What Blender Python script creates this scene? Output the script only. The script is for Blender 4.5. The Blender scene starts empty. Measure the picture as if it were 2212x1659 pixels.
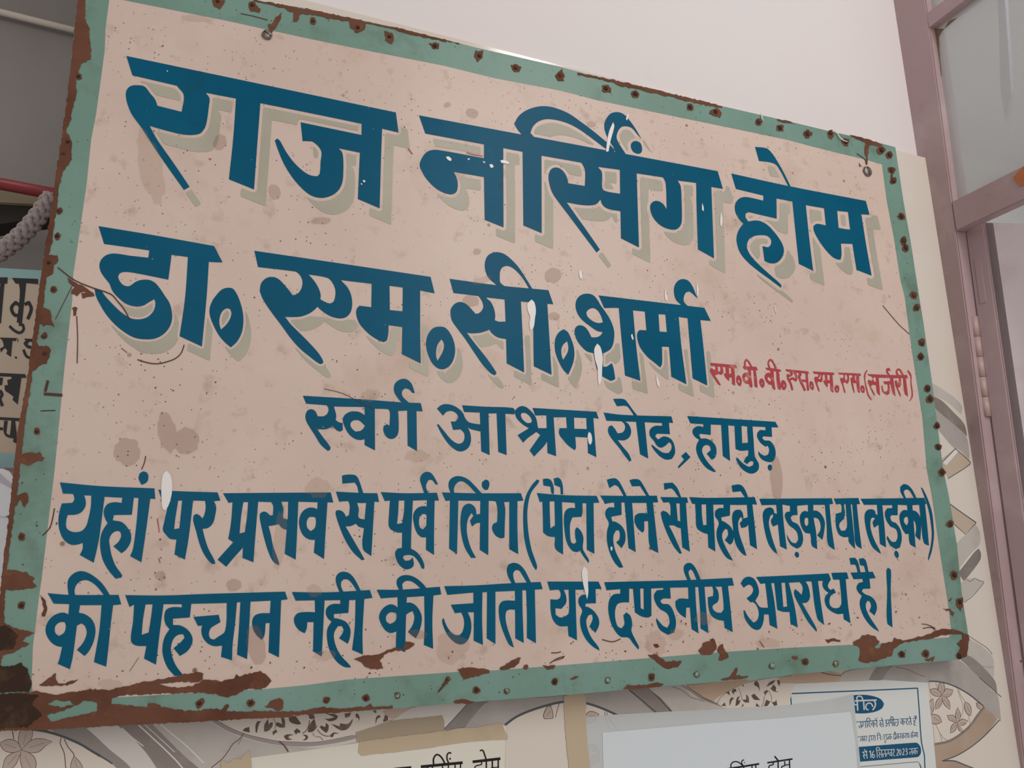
import bpy, bmesh, math, random
import numpy as np
from mathutils import Vector, Matrix
from mathutils.geometry import delaunay_2d_cdt

random.seed(7)
SC = bpy.context.scene
COL = SC.collection

# ------------------------------------------------------------------ camera
F_PX, CX, CY = 1690.0, 1106.0, 829.5
D = 0.87                                  # distance of the sign plane (Y = 0) from the camera
CAM = np.array([0.0, -D, 1.55])
_X = np.array([4479., 332., F_PX]); _Z = np.array([-132., -7024., F_PX])
_X /= np.linalg.norm(_X); _Z /= np.linalg.norm(_Z)
for _i in range(20):
    _d = _X @ _Z
    _X, _Z = _X - _Z * _d / 2, _Z - _X * _d / 2
    _X /= np.linalg.norm(_X); _Z /= np.linalg.norm(_Z)
_Y = np.cross(_Z, _X)
RW = np.stack([_X, _Y, _Z], 0)            # world = RW @ cam (x right, y down, z forward)
cam_data = bpy.data.cameras.new('camera')
cam_data.sensor_fit = 'HORIZONTAL'
cam_data.sensor_width = 36.0
cam_data.lens = 36.0 * F_PX / 2212.0
cam_data.clip_start = 0.01
cam = bpy.data.objects.new('camera', cam_data)
COL.objects.link(cam)
_r, _u, _b = RW @ np.array([1., 0, 0]), RW @ np.array([0, -1., 0]), RW @ np.array([0, 0, -1.])
M = Matrix.Identity(4)
for _k in range(3):
    M[_k][0], M[_k][1], M[_k][2], M[_k][3] = _r[_k], _u[_k], _b[_k], CAM[_k]
cam.matrix_world = M
SC.camera = cam

# ------------------------------------------------------------------ light, exposure
SC.view_settings.view_transform = 'Standard'
SC.view_settings.look = 'None'
SC.view_settings.exposure = 0.0
SC.view_settings.gamma = 1.0
SC.view_settings.use_curve_mapping = False
world = bpy.data.worlds.new('World'); SC.world = world
world.use_nodes = True
world.node_tree.nodes['Background'].inputs[0].default_value = (1.0, 0.955, 0.93, 1)
world.node_tree.nodes['Background'].inputs[1].default_value = 0.40

def area(name, loc, target, sx, sy, power, color):
    l = bpy.data.lights.new(name, 'AREA'); l.shape = 'RECTANGLE'
    l.size, l.size_y, l.energy, l.color = sx, sy, power, color
    o = bpy.data.objects.new(name, l); COL.objects.link(o)
    o.location = loc
    o.rotation_euler = (Vector(target) - Vector(loc)).to_track_quat('-Z', 'Y').to_euler()
    return o
area('ceiling_tube_light', (0.98, -1.7, 2.95), (1.05, 0.0, 1.95), 0.25, 1.2, 15, (1.0, 0.97, 0.95))
area('front_fill_light', (0.3, -3.6, 2.4), (0.4, 0, 1.7), 2.6, 2.0, 25, (1.0, 0.93, 0.89))  # broad area light added behind the camera for even frontal light
area('next_room_light', (2.35, 0.25, 3.15), (1.9, 0.0, 1.9), 0.8, 0.8, 24, (0.97, 0.99, 1.0))
area('recess_light', (-0.75, 0.2, 2.6), (-0.6, 0.5, 1.75), 0.4, 0.3, 1.3, (1.0, 0.95, 0.93))

# ------------------------------------------------------------------ pixel -> plane (each surface at its own real distance)
def ray(u, v):
    return RW @ np.array([(u - CX) / F_PX, (v - CY) / F_PX, 1.0])
def onY(u, v, y=0.0):
    r = ray(u, v); t = (y - CAM[1]) / r[1]
    return CAM + r * t
def onX(u, v, x):
    r = ray(u, v); t = (x - CAM[0]) / r[0]
    return CAM + r * t

# ------------------------------------------------------------------ materials
def srgb(h):
    def c(v):
        v /= 255.0
        return v / 12.92 if v <= 0.04045 else ((v + 0.055) / 1.055) ** 2.4
    return tuple(c(x) for x in h)
def mat(name, col, rough=0.5, spec=0.4, var=None, vscale=20.0, vlo=0.4, vhi=0.65, detail=6.0,
        specks=None, sscale=160.0, sthr=0.16, bump=0.0, bscale=60.0, alpha=1.0, trans=0.0, metal=0.0):
    m = bpy.data.materials.new(name); m.use_nodes = True
    nt = m.node_tree; N = nt.nodes; L = nt.links
    b = N['Principled BSDF']
    b.inputs['Roughness'].default_value = rough
    b.inputs['Specular IOR Level'].default_value = spec
    b.inputs['Metallic'].default_value = metal
    tc = N.new('ShaderNodeTexCoord')
    last = None
    rgb = N.new('ShaderNodeRGB'); rgb.outputs[0].default_value = (*col, 1); last = rgb.outputs[0]
    def noise(scale, det, rg=0.6):
        n = N.new('ShaderNodeTexNoise'); n.inputs['Scale'].default_value = scale
        n.inputs['Detail'].default_value = det; n.inputs['Roughness'].default_value = rg
        L.new(tc.outputs['Object'], n.inputs['Vector']); return n
    def ramp(src, lo, hi):
        r = N.new('ShaderNodeMapRange'); r.inputs[1].default_value = lo; r.inputs[2].default_value = hi
        L.new(src, r.inputs[0]); return r.outputs[0]
    def mix(fac, a, bcol):
        x = N.new('ShaderNodeMix'); x.data_type = 'RGBA'
        L.new(fac, x.inputs[0]); L.new(a, x.inputs[6]); x.inputs[7].default_value = (*bcol, 1)
        return x.outputs[2]
    for i, v in enumerate(var or []):
        c2, sc, lo, hi = v
        last = mix(ramp(noise(sc, detail).outputs[0], lo, hi), last, c2)
    for s in (specks or []):
        c2, sc, thr, dens = s
        vo = N.new('ShaderNodeTexVoronoi'); vo.inputs['Scale'].default_value = sc
        L.new(tc.outputs['Object'], vo.inputs['Vector'])
        sep = N.new('ShaderNodeSeparateColor'); L.new(vo.outputs['Color'], sep.inputs[0])
        a = ramp(vo.outputs['Distance'], thr, thr * 0.55)
        bb = ramp(sep.outputs[0], 1 - dens, 1 - dens + 0.02)
        clus = ramp(noise(9.0, 3).outputs[0], 0.38, 0.58)
        mm = N.new('ShaderNodeMath'); mm.operation = 'MULTIPLY'; L.new(a, mm.inputs[0]); L.new(bb, mm.inputs[1])
        m2 = N.new('ShaderNodeMath'); m2.operation = 'MULTIPLY'; L.new(mm.outputs[0], m2.inputs[0]); L.new(clus, m2.inputs[1])
        last = mix(m2.outputs[0], last, c2)
    L.new(last, b.inputs['Base Color'])
    if bump:
        bp = N.new('ShaderNodeBump'); bp.inputs['Strength'].default_value = bump
        bp.inputs['Distance'].default_value = 0.002
        L.new(noise(bscale, 4).outputs[0], bp.inputs['Height']); L.new(bp.outputs[0], b.inputs['Normal'])
    if trans:
        b.inputs['Transmission Weight'].default_value = trans
    b.inputs['Alpha'].default_value = alpha
    return m

M_CREAM = mat('board_cream_paint', (0.60, 0.465, 0.395), 0.42, 0.35,
    var=[((0.68, 0.535, 0.465), 3.0, 0.40, 0.70), ((0.50, 0.36, 0.26), 7.0, 0.56, 0.80), ((0.40, 0.29, 0.21), 38.0, 0.57, 0.80)],
    specks=[((0.13, 0.055, 0.03), 120.0, 0.16, 0.22), ((0.06, 0.03, 0.025), 230.0, 0.22, 0.25), ((0.24, 0.12, 0.06), 48.0, 0.14, 0.18)],
    bump=0.10, bscale=45)
M_GREEN = mat('border_green_paint', (0.155, 0.275, 0.22), 0.38, 0.35,
    var=[((0.20, 0.33, 0.29), 6.0, 0.45, 0.75), ((0.10, 0.155, 0.11), 16.0, 0.54, 0.78)],
    specks=[((0.03, 0.04, 0.03), 120.0, 0.16, 0.22), ((0.05, 0.06, 0.05), 230.0, 0.2, 0.2)], bump=0.15, bscale=50)
M_BLUE = mat('blue_lettering_paint', (0.0, 0.088, 0.165), 0.36, 0.08,
    var=[((0.004, 0.115, 0.21), 3.5, 0.45, 0.75), ((0.008, 0.062, 0.085), 11.0, 0.60, 0.80)],
    specks=[((0.40, 0.42, 0.42), 150.0, 0.11, 0.035)], bump=0.05, bscale=45)
M_SHADE = mat('grey_drop_paint', (0.38, 0.355, 0.28), 0.45, 0.35, var=[((0.45, 0.42, 0.34), 7.0, 0.4, 0.7)],
    specks=[((0.12, 0.09, 0.07), 150.0, 0.15, 0.08)])
M_RED = mat('red_lettering_paint', (0.42, 0.045, 0.055), 0.45, 0.35, var=[((0.60, 0.26, 0.24), 60.0, 0.55, 0.72)])
M_DRIP = mat('white_paint_drip', (0.80, 0.76, 0.74), 0.4, 0.4)
M_RUST = mat('rusted_iron', (0.155, 0.066, 0.040), 0.8, 0.15,
    var=[((0.10, 0.038, 0.022), 14.0, 0.45, 0.7), ((0.22, 0.10, 0.05), 45.0, 0.58, 0.75)], bump=0.5, bscale=160)
M_RUSTDARK = mat('dark_rusted_iron', (0.045, 0.026, 0.018), 0.85, 0.15, var=[((0.13, 0.075, 0.04), 25.0, 0.5, 0.72)], bump=0.6, bscale=120)
M_STAIN = mat('brown_water_stain', (0.30, 0.16, 0.075), 0.5, 0.2, alpha=0.20)
M_STAIN2 = mat('yellow_water_stain', (0.42, 0.27, 0.12), 0.5, 0.2, alpha=0.13)
M_SCRATCH = mat('dark_scratch', (0.09, 0.04, 0.03), 0.7, 0.2)
M_SCREW = mat('weathered_steel', (0.26, 0.23, 0.20), 0.42, 0.5, metal=0.7, var=[((0.16, 0.12, 0.10), 150.0, 0.45, 0.65)])
M_WALL = mat('pale_pink_wall_paint', (0.74, 0.685, 0.675), 0.6, 0.25,
    var=[((0.72, 0.70, 0.69), 1.7, 0.45, 0.65), ((0.70, 0.60, 0.60), 2.6, 0.58, 0.75)], bump=0.04, bscale=25)
M_MAUVE = mat('mauve_enamel_paint', (0.42, 0.30, 0.305), 0.35, 0.4,
    var=[((0.50, 0.385, 0.385), 9.0, 0.5, 0.75), ((0.34, 0.22, 0.21), 22.0, 0.64, 0.8)],
    specks=[((0.12, 0.05, 0.03), 60.0, 0.15, 0.08)], bump=0.25, bscale=35)
M_MAUVE_LIT = mat('mauve_door_paint_lit', (0.62, 0.535, 0.54), 0.28, 0.5,
    var=[((0.56, 0.46, 0.47), 14.0, 0.5, 0.7)], specks=[((0.25, 0.06, 0.05), 22.0, 0.10, 0.12)], bump=0.30, bscale=70)  # door face: mauve made paler to carry the light falling on it
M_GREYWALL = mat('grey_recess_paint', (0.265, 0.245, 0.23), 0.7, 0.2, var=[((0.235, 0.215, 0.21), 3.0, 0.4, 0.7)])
M_WHITE = mat('next_room_white', (0.74, 0.745, 0.74), 0.6, 0.2)

# ------------------------------------------------------------------ mesh helpers
def link(name, verts, faces, mats, parent=None, fm=None, smooth=False):
    me = bpy.data.meshes.new(name)
    me.from_pydata([tuple(map(float, v)) for v in verts], [], faces)
    for m in (mats if isinstance(mats, (list, tuple)) else [mats]): me.materials.append(m)
    if fm: me.polygons.foreach_set('material_index', fm)
    if smooth: me.polygons.foreach_set('use_smooth', [True] * len(me.polygons))
    me.update()
    o = bpy.data.objects.new(name, me); COL.objects.link(o)
    if parent: o.parent = parent
    return o
def thing(name, label, cat, loc=(0, 0, 0), group=None):
    o = bpy.data.objects.new(name, None); COL.objects.link(o); o.location = loc
    o.empty_display_size = 0.05
    return tag(o, label, cat, group)
def tag(o, label=None, cat=None, group=None, kind=None):
    if label: o['label'] = label
    if cat: o['category'] = cat
    if group: o['group'] = group
    if kind: o['kind'] = kind
    return o
def nums(s): 
    a = [float(x) for x in s.split()]
    return [(a[i], a[i + 1]) for i in range(0, len(a) - 1, 2)]
def unit(v):
    l = math.hypot(*v); return (v[0] / l, v[1] / l) if l > 1e-9 else (0, 0)
def smooth_poly(p, thr=52, sub=5, closed=True):
    n = len(p); out = []
    tang = []
    for i in range(n):
        if not closed and i in (0, n - 1): tang.append(None); continue
        a, b, c = p[i - 1], p[i], p[(i + 1) % n]
        u1, u2 = unit((b[0] - a[0], b[1] - a[1])), unit((c[0] - b[0], c[1] - b[1]))
        ang = math.degrees(math.acos(max(-1, min(1, u1[0] * u2[0] + u1[1] * u2[1]))))
        tang.append(unit((c[0] - a[0], c[1] - a[1])) if ang < thr else None)
    for i in range(n if closed else n - 1):
        a, b = p[i], p[(i + 1) % n]; ta, tb = tang[i], tang[(i + 1) % n]
        out.append(a)
        L = math.hypot(b[0] - a[0], b[1] - a[1])
        if (ta is None and tb is None) or L < 1e-6: continue
        ch = ((b[0] - a[0]) / L, (b[1] - a[1]) / L)
        ta, tb = ta or ch, tb or ch
        for k in range(1, sub):
            t = k / sub; t2, t3 = t * t, t * t * t
            h1, h2, h3, h4 = 2*t3 - 3*t2 + 1, t3 - 2*t2 + t, -2*t3 + 3*t2, t3 - t2
            out.append((h1*a[0] + h2*ta[0]*L + h3*b[0] + h4*tb[0]*L, h1*a[1] + h2*ta[1]*L + h3*b[1] + h4*tb[1]*L))
    if not closed: out.append(p[-1])
    return out
def ribbon(p, w, taper=False):
    """outline of a brush stroke of width w along the polyline p"""
    p = smooth_poly(p, 75, 4, closed=False); n = len(p); l, r = [], []
    for i in range(n):
        a, c = p[max(0, i - 1)], p[min(n - 1, i + 1)]
        d = unit((c[0] - a[0], c[1] - a[1])); h = w / 2
        if taper: h *= 0.25 + 0.75 * math.sin(math.pi * (0.08 + 0.84 * i / (n - 1)))
        l.append((p[i][0] - d[1] * h, p[i][1] + d[0] * h)); r.append((p[i][0] + d[1] * h, p[i][1] - d[0] * h))
    return l + r[::-1]
def ellipse(x, y, rx, ry, rot=0, n=20, jit=0.0):
    o = []
    for k in range(n):
        a = 2 * math.pi * k / n; j = 1 + random.uniform(-jit, jit)
        ex, ey = rx * j * math.cos(a), ry * j * math.sin(a)
        o.append((x + ex * math.cos(rot) - ey * math.sin(rot), y + ex * math.sin(rot) + ey * math.cos(rot)))
    return o
def ragged(p, step=5.0, amp=1.6):
    """flaked-paint outline: extra points along the polygon, pushed in and out"""
    o = []; n = len(p)
    for i in range(n):
        a, b = p[i], p[(i + 1) % n]; L = math.hypot(b[0] - a[0], b[1] - a[1]); k = max(1, int(L / step))
        for j in range(k):
            t = j / k
            o.append((a[0] + (b[0] - a[0]) * t + random.uniform(-amp, amp), a[1] + (b[1] - a[1]) * t + random.uniform(-amp, amp)))
    return o
def brush(p, w):
    """a pen stroke as overlapping pieces (any stroke may cross itself)"""
    p = smooth_poly(p, 75, 3, closed=False); out = []
    for a, c in zip(p, p[1:]):
        d = unit((c[0] - a[0], c[1] - a[1])); h = w / 2
        out.append([(a[0] - d[1] * h, a[1] + d[0] * h), (c[0] - d[1] * h, c[1] + d[0] * h), (c[0] + d[1] * h, c[1] - d[0] * h), (a[0] + d[1] * h, a[1] - d[0] * h)])
    return out + [ellipse(a[0], a[1], w / 2, w / 2, 0.1, 8) for a in p[1:-1]]
def parse(txt, smooth=True, pieces=True):
    """trace text -> [(layer, [(is_hole, polygon in photograph pixels)])];  '@ ox oy s' sets the crop, '# name' the layer"""
    lay, cur, ox, oy, s = [], None, 0, 0, 1
    for ln in txt.strip().splitlines():
        ln = ln.strip()
        if not ln: continue
        if ln[0] == '@':
            ox, oy, s = [float(x) for x in ln[1:].split()]; continue
        if ln[0] == '#':
            cur = []; lay.append((ln[1:].strip(), cur)); continue
        hole = ln[0] == '!'
        w = None
        if hole: ln = ln[1:]
        if ln[0] == 'S':
            h, ln = ln[1:].split(':'); w = float(h)
        elif ln[0] == 'O':
            x, y, rx, ry = [float(v) for v in ln[1:].split()]
            cur.append((hole, [(ox + a / s, oy + b / s) for a, b in ellipse(x, y, rx, ry)])); continue
        p = nums(ln)
        if w and pieces:
            cur += [(hole, [(ox + a / s, oy + b / s) for a, b in q]) for q in brush(p, w)]; continue
        p = ribbon(p, w) if w else (smooth_poly(p) if smooth else p)
        cur.append((hole, [(ox + a / s, oy + b / s) for a, b in p]))
    return lay
def union(polys, to2d):
    """exact union of overlapping outlines (holes cut what precedes them) -> 2-D verts, triangles"""
    V, Fc, kinds = [], [], []
    for hole, p in polys:
        q = [to2d(*a) for a in p]; ids = []
        if sum(q[i - 1][0] * q[i][1] - q[i][0] * q[i - 1][1] for i in range(len(q))) < 0: q.reverse()
        for a in q:
            if ids and (V[ids[-1]] - Vector(a)).length < 2e-6: continue
            ids.append(len(V)); V.append(Vector(a))
        if len(ids) > 2: Fc.append(ids); kinds.append(hole)
    vo, eo, fo, ov, oe, of = delaunay_2d_cdt(V, [], Fc, 1, 1e-7, True)
    keep = []
    for f, src in zip(fo, of):
        pos = [i for i in src if not kinds[i]]; neg = [i for i in src if kinds[i]]
        if pos and (not neg or max(pos) > max(neg)): keep.append(list(f))
    used = sorted({i for f in keep for i in f}); mp = {a: b for b, a in enumerate(used)}
    return [vo[i] for i in used], [[mp[i] for i in f] for f in keep]
def paint(name, polys, m, y, parent, plane=0.0):
    """a coat of paint on the plane Y=plane, y metres in front of it"""
    v, f = union(polys, lambda a, b: (lambda P: (P[0], P[2]))(onY(a, b, plane)))
    o = link(name, [(a[0], plane - y, a[1]) for a in v], f, m, parent)
    fix_normals(o)
    return o
def pieces_of(v, f):
    """connected pieces of a flat mesh -> [(verts, faces)]"""
    par = list(range(len(v)))
    def root(i):
        while par[i] != i: par[i] = par[par[i]]; i = par[i]
        return i
    for q in f:
        for i in q[1:]: par[root(i)] = root(q[0])
    grp = {}
    for q in f: grp.setdefault(root(q[0]), []).append(q)
    out = []
    for fs in grp.values():
        ids = sorted({i for q in fs for i in q}); mp = {a: b for b, a in enumerate(ids)}
        out.append(([v[i] for i in ids], [[mp[i] for i in q] for q in fs]))
    return out
def paint_parts(name, polys, m, y, parent, plane=0.0, join=None, label=None, amin=0.0):
    """like paint(), but every separate mark is a part of its own; join = gap (m) below which marks make one word"""
    v, f = union(polys, lambda a, b: (lambda P: (P[0], P[2]))(onY(a, b, plane)))
    ps = pieces_of(v, f); groups = []
    if join is None: groups = [[p] for p in ps]
    else:
        for p in sorted(ps, key=lambda p: min(a[0] for a in p[0])):
            x0, x1 = min(a[0] for a in p[0]), max(a[0] for a in p[0])
            if groups and x0 < groups[-1][1] + join: groups[-1][0].append(p); groups[-1][1] = max(groups[-1][1], x1)
            else: groups.append([[p], x1])
        groups = [g_[0] for g_ in groups]
    def area_(p): return sum(abs((p[0][q[1]] - p[0][q[0]]).cross(p[0][q[2]] - p[0][q[0]])) / 2 for q in p[1])
    small = [p for g_ in groups if sum(map(area_, g_)) < amin for p in g_]
    groups = [g_ for g_ in groups if sum(map(area_, g_)) >= amin] + ([small] if small else [])
    out = []
    for g_ in groups:
        V, Fc = [], []
        for pv, pf in g_:
            o_ = len(V); V += [(a[0], plane - y, a[1]) for a in pv]; Fc += [[o_ + i for i in q] for q in pf]
        o = link(name if g_ is not small else name + '_specks', V, Fc, m, parent); fix_normals(o)
        if g_ is small: o['kind'] = 'stuff'
        elif label: o['label'] = label
        out.append(o)
    return out
def fix_normals(o, d=(0, -1, 0)):
    me = o.data; bm = bmesh.new(); bm.from_mesh(me)
    for fa in bm.faces:
        if fa.normal.dot(Vector(d)) < 0: fa.normal_flip()
    bm.to_mesh(me); bm.free()
def slab(name, front, y0, y1, m, parent=None, side=None):
    """thick sheet: outline [(x,z)] from Y=y0 (front) to Y=y1"""
    n = len(front)
    v = [(a, y0, b) for a, b in front] + [(a, y1, b) for a, b in front]
    f = [list(range(n)), list(range(2 * n - 1, n - 1, -1))] + [[i, i + n, (i + 1) % n + n, (i + 1) % n] for i in range(n)]
    ms = [m, side] if side else [m]
    o = link(name, v, f, ms, parent, [0] + [1 if side else 0] * (n + 1))
    bm = bmesh.new(); bm.from_mesh(o.data); bmesh.ops.recalc_face_normals(bm, faces=bm.faces)
    bmesh.ops.triangulate(bm, faces=[fa for fa in bm.faces if len(fa.verts) > 4]); bm.to_mesh(o.data); bm.free()
    return o
def box(name, lo, hi, m, parent=None, bev=0.0, frame=None):
    bm = bmesh.new(); bmesh.ops.create_cube(bm, size=1.0)
    for v in bm.verts:
        v.co = Vector([lo[k] + (v.co[k] + 0.5) * (hi[k] - lo[k]) for k in range(3)])
    if bev: bmesh.ops.bevel(bm, geom=list(bm.edges), offset=bev, segments=2, affect='EDGES')
    if frame: bm.transform(frame)
    me = bpy.data.meshes.new(name); bm.to_mesh(me); bm.free(); me.materials.append(m)
    o = bpy.data.objects.new(name, me); COL.objects.link(o)
    if parent: o.parent = parent
    return o
def tube(name, pts, r, m, parent=None, seg=14, caps=True):
    pts = [Vector(p) for p in pts]; V, Fc = [], []
    up = Vector((0.13, 0.3, 1)).normalized()
    rr = r if isinstance(r, (list, tuple)) else [r] * len(pts)
    for i, p in enumerate(pts):
        t = (pts[min(i + 1, len(pts) - 1)] - pts[max(0, i - 1)]).normalized()
        a = t.cross(up).normalized(); b = t.cross(a)
        for k in range(seg):
            w = 2 * math.pi * k / seg
            V.append(p + (a * math.cos(w) + b * math.sin(w)) * rr[i])
    for i in range(len(pts) - 1):
        for k in range(seg):
            Fc.append([i*seg+k, i*seg+(k+1) % seg, (i+1)*seg+(k+1) % seg, (i+1)*seg+k])
    if caps: Fc += [list(range(seg))[::-1], [(len(pts)-1)*seg+k for k in range(seg)]]
    return link(name, V, Fc, m, parent, smooth=True)

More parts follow.
